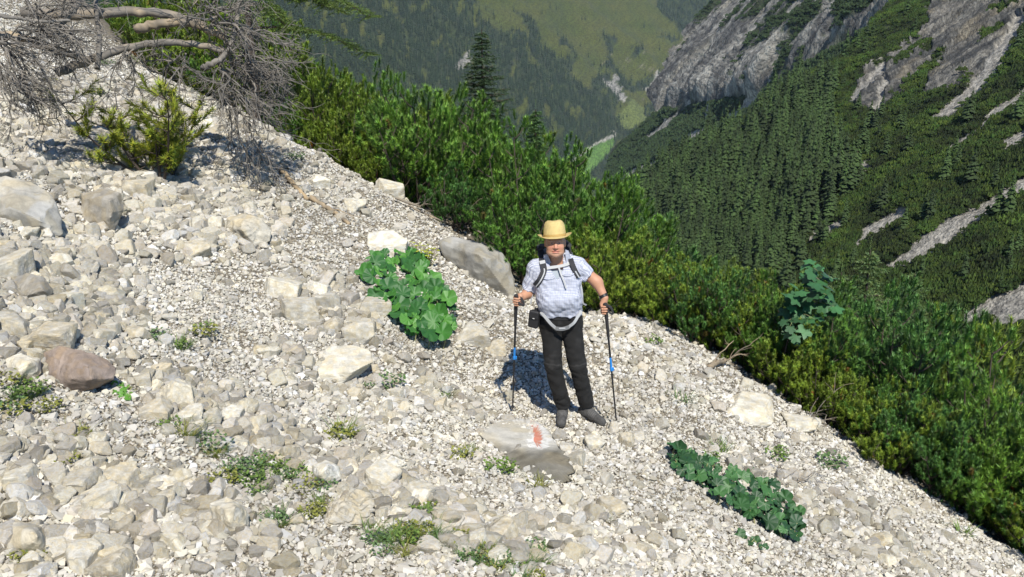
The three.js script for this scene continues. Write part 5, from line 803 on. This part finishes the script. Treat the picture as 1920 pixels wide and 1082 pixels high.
// shirt: loose cloth over the trunk, short sleeves, wrinkled
const sleeveCut = (x, y, z) => { const dl = new V3().subVectors(elL, shL), dr = new V3().subVectors(elR, shR), ll = dl.length(), lr = dr.length(); dl.divideScalar(ll); dr.divideScalar(lr); return [(x - shL.x) * dl.x + (y - shL.y) * dl.y + (z - shL.z) * dl.z - ll * 0.9, (x - shR.x) * dr.x + (y - shR.y) * dr.y + (z - shR.z) * dr.z - lr * 0.62]; };
const elLs = shL.clone().lerp(elL, 1.05), elRs = shR.clone().lerp(elR, 0.95), hemY = (hemA.y + hemB.y) / 2;
function shirtField(x, y, z) {
  const w = 0.0085 * noise(x * 9 + y * 5, y * 13 - x * 7, z * 9) + 0.0055 * noise(x * 22, y * 30 + x * 14, z * 20) + 0.008 * (1 - Math.abs(noise(x * 7 + y * 9, y * 6 - x * 10, z * 6 + 4)) * 2) * smooth(0.25, -0.05, y - bellyA.y) * 0.8;
  let d = torso(x, y, z) - 0.006; const [cl, cr] = sleeveCut(x, y, z);
  d = Math.max(d, hemY + 0.022 + 0.014 * noise(x * 12, 3, 1) - y);
  const sl = Math.max(cap(x, y, z, shL, elLs, 0.062, 0.072), cl), sr = Math.max(cap(x, y, z, shR, elRs, 0.062, 0.07), cr);
  d = smin(d, Math.min(sl, sr), 0.035);
  d = smax(d, 0.013 - Math.abs(d + 0.013), 0.001) * 0 + d;
  const nx = Math.abs(x - neckB.x), ny = y - neckB.y, nz = z - neckB.z; if (nz > -0.02) d = Math.max(d, 0.8 * (0.052 + 0.6 * Math.min(0, ny + 0.01) - nx)); else d = Math.max(d, 0.8 * (0.07 - Math.hypot(nx, nz)) - Math.max(0, -ny));
  return d + w;
}
const checkMap = (() => { const c = document.createElement('canvas'); c.width = c.height = 256; const k = c.getContext('2d'); k.fillStyle = '#c6c9d2'; k.fillRect(0, 0, 256, 256); for (let i = 0; i < 8; i++) { k.fillStyle = i % 2 ? 'rgba(100,108,140,0.6)' : 'rgba(118,124,146,0.52)'; k.fillRect(i * 32 + 6, 0, 11, 256); k.fillRect(0, i * 32 + 6, 256, 11); } const t = new THREE.CanvasTexture(c); t.wrapS = t.wrapT = THREE.RepeatWrapping; t.colorSpace = THREE.SRGBColorSpace; return t; })();
const shirtMaterial = new THREE.MeshPhysicalMaterial({ map: checkMap, roughness: 0.85 });
function shirtUV(g) { const p = g.attributes.position, uv = new Float32Array(p.count * 2); for (let i = 0; i < p.count; i++) { const x = p.getX(i), y = p.getY(i), z = p.getZ(i); let u, v; if (x < shL.x - 0.02) { u = z - x * 0.2; v = y * 0.97 + x * 0.2; } else if (x > shR.x + 0.02) { const d = new V3().subVectors(elR, shR).normalize(); v = -(x * d.x + y * d.y); u = z * 0.8 + x * d.y * -0.7 + y * d.x * 0.7; } else { u = x * 1.15 + 0.35 * z * Math.sign(x - headC.x); v = y; } uv[2 * i] = u / 0.092; uv[2 * i + 1] = v / 0.092; } g.setAttribute('uv', new THREE.BufferAttribute(uv, 2)); return g; }
const shirtBox = boxOf([shL, shR, elLs, elRs, chestA, bellyA.clone().add(new V3(0, 0, 0.06)), hemA, hemB], 0.17);
const shirt = mesh('shirt', shirtUV(surfaceNet(shirtField, ...shirtBox, 0.0085)), shirtMaterial, walker);
const front = (x, y, f = (a, b, c) => torso(a, b, c) - 0.012) => { let z = 0.5; for (; z > -0.3; z -= 0.004) if (f(x, y, z) < 0) break; return z; };
// flat cloth or webbing laid along points, with its width across
function ribbon(pts, width, thick, nrm) {
  const c = new THREE.CatmullRomCurve3(pts), n = Math.max(8, pts.length * 5), P = c.getPoints(n), pos = [], idx = [];
  P.forEach((p, i) => { const t = new V3().subVectors(P[Math.min(n, i + 1)], P[Math.max(0, i - 1)]).normalize(), k = typeof nrm === 'function' ? nrm(p, i / n) : nrm.clone(); k.addScaledVector(t, -k.dot(t)).normalize(); const s = new V3().crossVectors(t, k), w = (typeof width === 'function' ? width(i / n) : width) / 2; for (const [a, b] of [[-1, 0], [1, 0], [1, 1], [-1, 1]]) pos.push(p.x + s.x * w * a + k.x * thick * b, p.y + s.y * w * a + k.y * thick * b, p.z + s.z * w * a + k.z * thick * b); });
  for (let i = 0; i < n; i++) for (let k = 0; k < 4; k++) { const a = i * 4 + k, b = i * 4 + (k + 1) % 4; idx.push(a, b, a + 4, b, b + 4, a + 4); }
  idx.push(0, 2, 1, 0, 3, 2); const l = n * 4; idx.push(l, l + 1, l + 2, l, l + 2, l + 3);
  const g = new THREE.BufferGeometry(); g.setAttribute('position', new THREE.Float32BufferAttribute(pos, 3)); g.setIndex(idx); return flat(g);
}
{ // collar, undershirt, shirt details
  const cm = shirtMaterial, t = (px, py, dz) => J(px, py, dz);
  const uvPlain = (g) => { const p = g.attributes.position, uv = new Float32Array(p.count * 2); for (let i = 0; i < p.count; i++) { uv[2 * i] = p.getX(i) / 0.092; uv[2 * i + 1] = p.getY(i) / 0.092; } g.setAttribute('uv', new THREE.BufferAttribute(uv, 2)); return g; };
  const lap = (pts) => { const z = pts.map(([px, py, up]) => { const a = J(px, py, 0.1); const k = front(a.x, a.y); return J(px, py, Math.max(k, -0.02) + (up || 0.008)); }); const sh = new ConvexGeometry([...z, ...z.map((p) => p.clone().add(new V3(0, -0.002, -0.007)))]); sh.deleteAttribute('uv'); return uvPlain(flat(sh)); };
  const shirtCollar = merge([lap([[1019, 478, 0.04], [1026, 476, 0.06], [1034, 494, 0.012], [1022, 490, 0.012]]), lap([[1060, 468, 0.05], [1066, 470, 0.04], [1072, 486, 0.012], [1061, 492, 0.012]])]);
  mesh('collar', shirtCollar, cm, walker);
  const us = mesh('undershirt', surfaceNet((x, y, z) => Math.max(smin(torso(x, y, z) + 0.008, cap(x, y, z, neckB, neckTop, 0.068, 0.062), 0.03), y - neckB.y - 0.012 - 0.35 * (neckB.z - z), Math.abs(x - neckB.x) - 0.095), [neckB.x - 0.12, neckB.y - 0.2, neckB.z - 0.12], [neckB.x + 0.12, neckB.y + 0.1, neckB.z + 0.2], 0.006), new THREE.MeshStandardMaterial({ color: rgb(0.3, 0.34, 0.38), roughness: 0.9 }), walker);
  // pocket flaps and button line
  const flap = (px0, px1, py, dy) => { const pts = []; for (let i = 0; i <= 5; i++) { const a = J(lerp(px0, px1, i / 5), py + dy * Math.sin(i / 5 * PI), 0.1); pts.push(new V3(a.x, a.y, front(a.x, a.y) + 0.003)); } return ribbon(pts, 0.012, 0.003, new V3(0, 0.2, 1)); };
  mesh('pocket_flap', uvPlain(flap(1016, 1040, 519, 3)), cm, walker); mesh('pocket_flap', uvPlain(flap(1052, 1076, 513, 3)), cm, walker);
}
{ // trousers, belt, shoes
  const hy = (p) => p.y;
  const tf = (x, y, z) => {
    const w = 0.007 * noise(x * 11, y * 14, z * 11) + 0.009 * (1 - Math.abs(noise(x * 8 + y * 11, y * 9 - x * 6, z * 8)) * 2) * (0.35 + 0.65 * Math.exp(-(((y - knL.y + 0.03) / 0.1) ** 2)) + 0.7 * smooth(0.28, 0.1, y - anL.y));
    const l = smin(cap(x, y, z, hipL, knL, 0.098, 0.076), cap(x, y, z, knL, anL, 0.076, 0.074), 0.03), r = smin(cap(x, y, z, hipR, knR, 0.098, 0.076), cap(x, y, z, knR, anR, 0.076, 0.074), 0.03);
    let d = Math.min(l, r); d = smin(d, cap(x, y, z, hemA.clone().add(new V3(0.0, -0.01, -0.01)), hemB.clone().add(new V3(0, -0.01, -0.01)), 0.112, 0.11, 1), 0.07);
    d = Math.max(d, y - hemY - 0.07); d = Math.max(d, anL.y - 0.03 + 0.02 * (x > (anL.x + anR.x) / 2 ? 0 : 0) - y); return d + w;
  };
  const cloth = new THREE.MeshStandardMaterial({ vertexColors: true, roughness: 0.92 });
  const g = surfaceNet(tf, ...boxOf([hipL, hipR, knL, knR, anL, anR, hemA, hemB], 0.16), 0.009);
  colored(g, (v) => { const n = fbm(v.x * 22, v.y * 22, v.z * 22, 4), dust = smooth(0.16, 0.34, fbm(v.x * 16 + 3, v.y * 12, v.z * 16, 3)) * 0.5, seam = Math.abs(v.y - knL.y - 0.03 - 0.01 * Math.sin(v.x * 20)) < 0.005 && v.z > 0 ? 0.06 : 0; const k = 0.009 * (1 + 0.5 * n) + dust * 0.014 + seam * 0.25; return [k * 1.02, k, k * 1.0]; });
  mesh('trousers', g, cloth, walker);
  const belt = []; for (let i = 0; i <= 10; i++) { const a = J(lerp(1013, 1091, i / 10), 592 + 4 * Math.sin(i / 10 * PI), 0.1); belt.push(new V3(a.x, a.y, Math.max(front(a.x, a.y, tf), -0.05) + 0.004)); }
  mesh('belt', ribbon(belt, 0.03, 0.006, (p) => new V3((p.x - hemA.x * 0.5 - hemB.x * 0.5) * 3, 0, 1)), new THREE.MeshStandardMaterial({ color: rgb(0.018, 0.017, 0.017), roughness: 0.6 }), walker);
  const shoe = (name, an, dir, label) => {
    const y0 = footY(an), hl = new V3(an.x - dir.x * 0.05, 0, an.z - dir.z * 0.05), toe = new V3(an.x + dir.x * 0.19, 0, an.z + dir.z * 0.19); hl.y = Math.max(footY(hl), y0 - 0.03) + 0.045; toe.y = footY(toe) + 0.042; const mid = hl.clone().lerp(toe, 0.5).add(new V3(0, 0.012, 0));
    const f = (x, y, z) => { let d = smin(cap(x, y, z, hl, mid, 0.042, 0.043), cap(x, y, z, mid, toe, 0.043, 0.04), 0.03); d = smin(d, cap(x, y, z, new V3(an.x, hl.y + 0.015, an.z), new V3(an.x, Math.max(an.y, hl.y + 0.08), an.z), 0.046, 0.046), 0.03); return d + 0.003 * noise(x * 40, y * 40, z * 40); };
    const sg = surfaceNet(f, ...boxOf([hl, toe, new V3(an.x, an.y + 0.02, an.z)], 0.07), 0.006);
    const low = Math.min(hl.y, toe.y) - 0.03; colored(sg, (v) => { const base = lerp(hl.y, toe.y, clamp(((v.x - hl.x) * dir.x + (v.z - hl.z) * dir.z) / 0.24)) - 0.02, n = fbm(v.x * 30, v.y * 30, v.z * 30, 3); if (v.y < base) return [0.1, 0.098, 0.09].map((k) => k * (1 + n)); const lace = ((v.x - an.x) * dir.x + (v.z - an.z) * dir.z) > 0.05 && ((v.x - an.x) * dir.x + (v.z - an.z) * dir.z) < 0.13 && v.y > base + 0.045 && Math.abs((((v.x * dir.x + v.z * dir.z) * 60) % 1 + 1) % 1 - 0.5) < 0.2; const k = lace ? 0.11 : 0.06 * (1 + 0.8 * n); return [k, k * 0.98, k * 0.95]; });
    const m = mesh(name, sg, new THREE.MeshStandardMaterial({ vertexColors: true, roughness: 0.85 }), walker); return m;
  };
  shoe('shoe', anL, new V3(-0.12, 0, 1).normalize()); shoe('shoe', anR, new V3(0.62, 0, 0.78).normalize());
  const wd = new V3().subVectors(wrR, elR).normalize(), wc = wrR.clone().addScaledVector(wd, -0.02);
  const band = mesh('wristwatch', new THREE.CylinderGeometry(0.0345, 0.0335, 0.024, 20, 1, false), new THREE.MeshStandardMaterial({ color: rgb(0.015, 0.015, 0.017), roughness: 0.5 }), walker); band.position.copy(wc); band.quaternion.setFromUnitVectors(new V3(0, 1, 0), wd);
  const face = mesh('watch_face', new THREE.CylinderGeometry(0.017, 0.018, 0.01, 20), new THREE.MeshStandardMaterial({ color: rgb(0.03, 0.03, 0.035), roughness: 0.3 }), band); face.position.set(0.012, 0, 0.032); face.rotation.x = PI / 2;
}
{ // straw hat
  const hat = new THREE.Group(); hat.name = 'hat'; walker.add(hat); hat.position.copy(headC).add(new V3(-0.004, 0.052, -0.008)); hat.rotation.set(TILT - 0.07, 0, 0.07);
  const weave = grainTexture(256, (u, v) => { const a = Math.sin(u * PI * 2 * 32), b = Math.sin(v * PI * 2 * 32); return 0.55 + 0.2 * a * b + 0.2 * (tileNoise(u, v, 40, 3) - 0.5) + 0.1 * Math.sin(v * PI * 16); });
  const straw = new THREE.MeshStandardMaterial({ vertexColors: true, roughness: 0.8, bumpMap: weave, bumpScale: 0.003, side: THREE.DoubleSide });
  const seg = 56, build = (prof, mod) => { const pos = [], uv = [], idx = []; prof.forEach(([r, y], j) => { for (let i = 0; i <= seg; i++) { const a = i / seg * 2 * PI; const q = mod(Math.cos(a) * r, y, Math.sin(a) * r, a, j); pos.push(...q); uv.push(i / seg * 6, j / prof.length * 2); } }); for (let j = 0; j + 1 < prof.length; j++) for (let i = 0; i < seg; i++) { const p = j * (seg + 1) + i, q = p + seg + 1; idx.push(p, q, p + 1, p + 1, q, q + 1); } const g = new THREE.BufferGeometry(); g.setAttribute('position', new THREE.Float32BufferAttribute(pos, 3)); g.setAttribute('uv', new THREE.Float32BufferAttribute(uv, 2)); g.setIndex(idx); g.computeVertexNormals(); return colored(g, (v) => { const n = fbm(v.x * 40, v.y * 70, v.z * 40, 3), k = 1 + 0.3 * n; return [0.62 * k, 0.48 * k, 0.2 * k]; }); };
  const crown = build([[0.093, 0], [0.0925, 0.02], [0.09, 0.05], [0.086, 0.08], [0.08, 0.104], [0.069, 0.122], [0.052, 0.132], [0.03, 0.132], [0.0, 0.128]], (x, y, z, a) => { const k = smooth(0.05, 0.13, y), pinch = k * (0.012 * Math.exp(-(((z - 0.05) / 0.04) ** 2))); const dent = k * 0.007 * Math.exp(-((x / 0.03) ** 2)) * (y > 0.11 ? 1 : 0); return [x * (1 - pinch * 6 * (z > 0 ? 1 : 0.3)), y - dent, z * 1.12]; });
  mesh('crown', crown, straw, hat);
  const brimMod = (x, y, z, a, j) => { const r = Math.hypot(x, z), k = clamp((r - 0.092) / 0.05); return [x * 1.0, y + k * k * (0.022 * Math.abs(Math.cos(a)) ** 3 - 0.014 * Math.max(0, Math.sin(a))), z * 1.1]; };
  mesh('brim', build([[0.092, 0.002], [0.104, 0.0], [0.118, 0.0], [0.132, 0.002], [0.139, 0.005], [0.141, 0.003], [0.138, 0.0], [0.13, -0.003], [0.115, -0.005], [0.1, -0.005], [0.091, -0.003]], brimMod), straw, hat);
  mesh('band', build([[0.0945, 0.004], [0.0945, 0.02]], (x, y, z) => [x, y, z * 1.12]), new THREE.MeshStandardMaterial({ color: rgb(0.45, 0.3, 0.1), roughness: 0.8, side: THREE.DoubleSide }), hat);
}
// backpack with its straps, camera pouch, trekking poles: things of their own
{
  const pack = thing('backpack', 'black and grey backpack with light grey straps worn by the walker', 'backpack', O), dark = new THREE.MeshStandardMaterial({ color: rgb(0.022, 0.023, 0.028), roughness: 0.8 }), web = new THREE.MeshStandardMaterial({ color: rgb(0.4, 0.41, 0.42), roughness: 0.8 }), grey = new THREE.MeshStandardMaterial({ color: rgb(0.17, 0.175, 0.18), roughness: 0.8 });
  const a = J(1044, 492, -0.27), b = J(1046, 580, -0.27);
  mesh('bag', surfaceNet((x, y, z) => { const px = Math.abs(x - a.x) - 0.11, py = Math.abs(y - (a.y + b.y) / 2) - (a.y - b.y) / 2, pz = Math.abs(z - a.z) - 0.06; return Math.hypot(Math.max(px, 0), Math.max(py, 0), Math.max(pz, 0)) - 0.05 + 0.008 * noise(x * 14, y * 14, z * 14); }, ...boxOf([a.clone().add(new V3(-0.14, 0.06, 0)), b.clone().add(new V3(0.14, -0.06, 0))], 0.13), 0.012), grey, pack);
  const lid = J(1022, 474, -0.25); mesh('lid', surfaceNet((x, y, z) => ell(x, y, z, { x: a.x - 0.02, y: lid.y - 0.005, z: a.z + 0.02 }, 0.15, 0.05, 0.1) + 0.006 * noise(x * 20, y * 20, z * 20), [a.x - 0.2, lid.y - 0.1, a.z - 0.12], [a.x + 0.2, lid.y + 0.1, a.z + 0.16], 0.01), grey, pack);
  const lay = (pts, off = 0.005) => pts.map(([px, py, z]) => { const p = J(px, py, 0.1); const k = front(p.x, p.y); const zz = z !== undefined ? z : k + off; return new V3(p.x, p.y, zz); });
  const fwd = (p) => new V3((p.x - neckB.x) * 1.2, p.y > shL.y - 0.04 ? 0.8 : 0.1, 1);
  mesh('shoulder_strap', ribbon(lay([[1020, 474, -0.16], [1015, 474, -0.03], [1015, 484], [1018, 497], [1020, 509], [1012, 524], [1004, 536]]), 0.05, 0.012, fwd), dark, pack);
  mesh('shoulder_strap', ribbon(lay([[1062, 468, -0.16], [1068, 468, -0.03], [1069, 480], [1072, 495], [1078, 509], [1085, 521]]), 0.042, 0.012, fwd), dark, pack);
  for (const l of [[[1019, 500], [1021, 510], [1013, 525], [1005, 537]], [[1074, 500], [1080, 511], [1086, 521]]]) mesh('strap_trim', ribbon(lay(l, 0.018), 0.01, 0.003, fwd), web, pack);
  mesh('strap_buckle', ribbon(lay([[1017, 493], [1019, 502]], 0.019), 0.048, 0.006, fwd), web, pack);
  mesh('webbing', ribbon(lay([[1003, 537], [999, 556], [995, 576]].map(([x, y]) => [x, y, 0.02])), 0.014, 0.003, new V3(-0.3, 0, 1)), web, pack);
  mesh('webbing', ribbon(lay([[1086, 522, 0.04], [1092, 550, 0.05], [1094, 572, 0.04], [1101, 579, 0.0]]), 0.014, 0.003, new V3(0.4, 0, 1)), web, pack);
  mesh('chest_strap', ribbon(lay([[1020, 506], [1032, 504], [1046, 502], [1058, 500], [1073, 496]], 0.009), 0.026, 0.004, fwd), web, pack);
  mesh('strap_end', ribbon(lay([[1048, 503], [1052, 514], [1057, 525], [1061, 537]], 0.012), 0.014, 0.003, fwd), web, pack);
  const bz = 0.15; mesh('hip_belt', ribbon([J(1014, 585, 0.11), J(1023, 595, 0.15), J(1033, 607, 0.16), J(1043, 616, 0.15)], 0.024, 0.005, new V3(-0.2, 0, 1)), web, pack);
  mesh('hip_belt', ribbon([J(1090, 583, 0.11), J(1083, 594, 0.14), J(1076, 605, 0.155), J(1066, 613, 0.15)], 0.024, 0.005, new V3(0.2, 0, 1)), web, pack);
  mesh('hip_buckle', ribbon([J(1042, 615.5, 0.155), J(1054, 616.5, 0.16), J(1067, 613, 0.155)], 0.03, 0.008, new V3(0, 0, 1)), grey, pack);
  mesh('buckle_tongue', ribbon([J(1048, 616, 0.168), J(1060, 615.5, 0.168)], 0.012, 0.004, new V3(0, 0, 1)), web, pack);
}
{
  const c = J(1002, 598, 0.07), pouch = thing('belt_pouch', 'black camera pouch on the walker\'s belt at image left', 'pouch', O.clone().add(c)), m = new THREE.MeshStandardMaterial({ color: rgb(0.016, 0.016, 0.018), roughness: 0.6 });
  const rb = (hx_, hy_, hz_, rr, cy = 0, cz = 0) => surfaceNet((x, y, z) => Math.hypot(Math.max(Math.abs(x) - hx_, 0), Math.max(Math.abs(y - cy) - hy_, 0), Math.max(Math.abs(z - cz) - hz_, 0)) - rr, [-hx_ - rr - 0.02, cy - hy_ - rr - 0.02, cz - hz_ - rr - 0.02], [hx_ + rr + 0.02, cy + hy_ + rr + 0.02, cz + hz_ + rr + 0.02], 0.006);
  mesh('case', rb(0.028, 0.058, 0.02, 0.016), m, pouch); const f = mesh('flap', rb(0.029, 0.024, 0.006, 0.014, 0.045, 0.026), m, pouch); mesh('logo_badge', new THREE.BoxGeometry(0.016, 0.006, 0.003), new THREE.MeshStandardMaterial({ color: rgb(0.55, 0.55, 0.55), roughness: 0.4 }), f).position.set(0.006, 0.02, 0.048);
  mesh('loop', rb(0.014, 0.02, 0.004, 0.004, 0.07, -0.02), m, pouch); pouch.rotation.set(0, -0.35, -0.12);
}
function pole(label, grip, clampPx) {
  const A = grip.top.clone().addScaledVector(new V3().subVectors(grip.top, grip.tip).normalize(), 0.02).add(O), B = grip.tip.clone().add(O), ax = new V3().subVectors(A, B), len = ax.length(); ax.normalize();
  const g = thing('trekking_pole', label, 'trekking pole', B); g.quaternion.setFromUnitVectors(new V3(0, 1, 0), ax);
  const black = new THREE.MeshStandardMaterial({ color: rgb(0.014, 0.014, 0.017), roughness: 0.45 }), rubber = new THREE.MeshStandardMaterial({ color: rgb(0.02, 0.02, 0.022), roughness: 0.85 }), blue = new THREE.MeshStandardMaterial({ color: rgb(0.02, 0.22, 0.62), roughness: 0.4 }), steel = new THREE.MeshStandardMaterial({ color: rgb(0.4, 0.4, 0.42), roughness: 0.35, metalness: 1 });
  const lathe = (pr) => new THREE.LatheGeometry(pr.map(([r, y]) => new THREE.Vector2(r, y)), 16);
  mesh('grip', lathe([[0, len], [0.012, len - 0.001], [0.019, len - 0.008], [0.0175, len - 0.025], [0.0145, len - 0.045], [0.0165, len - 0.07], [0.0145, len - 0.1], [0.0165, len - 0.125], [0.015, len - 0.15], [0.012, len - 0.3], [0.0095, len - 0.31]]), rubber, g);
  const y = clampPx * len; mesh('upper_shaft', lathe([[0.0, y - 0.01], [0.0092, y - 0.008], [0.0092, len - 0.3]]), black, g); mesh('lower_shaft', lathe([[0, 0.04], [0.0062, 0.045], [0.0078, y], [0.0078, y + 0.01]]), black, g);
  mesh('blue_section', lathe([[0.0094, y], [0.0102, y + 0.004], [0.0102, y + 0.085], [0.0094, y + 0.09]]), blue, g); const cl = mesh('clamp', lathe([[0.009, y - 0.035], [0.0135, y - 0.032], [0.0135, y - 0.004], [0.009, y]]), blue, g); mesh('clamp_lever', new THREE.BoxGeometry(0.01, 0.026, 0.012).translate(0.017, y - 0.018, 0), blue, cl);
  mesh('basket', lathe([[0.006, 0.075], [0.018, 0.07], [0.019, 0.066], [0.006, 0.064]]), rubber, g); mesh('tip', lathe([[0, -0.012], [0.0035, -0.01], [0.005, 0.03], [0.0065, 0.05]]), steel, g);
  const q = g.quaternion.clone().invert(), toL = (v) => v.clone().applyQuaternion(q); const s0 = new V3(0, len - 0.012, 0), loop = [s0, s0.clone().add(toL(new V3(0.045, -0.02, 0.025))), s0.clone().add(toL(new V3(0.06, -0.075, 0.03))), s0.clone().add(toL(new V3(0.03, -0.06, 0.03))), new V3(0, len - 0.03, 0.012)];
  mesh('wrist_strap', ribbon(loop, 0.018, 0.002, new V3(0.3, 0.3, 1)), rubber, g); return g;
}
pole('black trekking pole with blue band held in image left hand', gripL, 0.5); pole('black trekking pole with blue band held in image right hand', gripR, 0.5);
renderer.render(scene, camera);
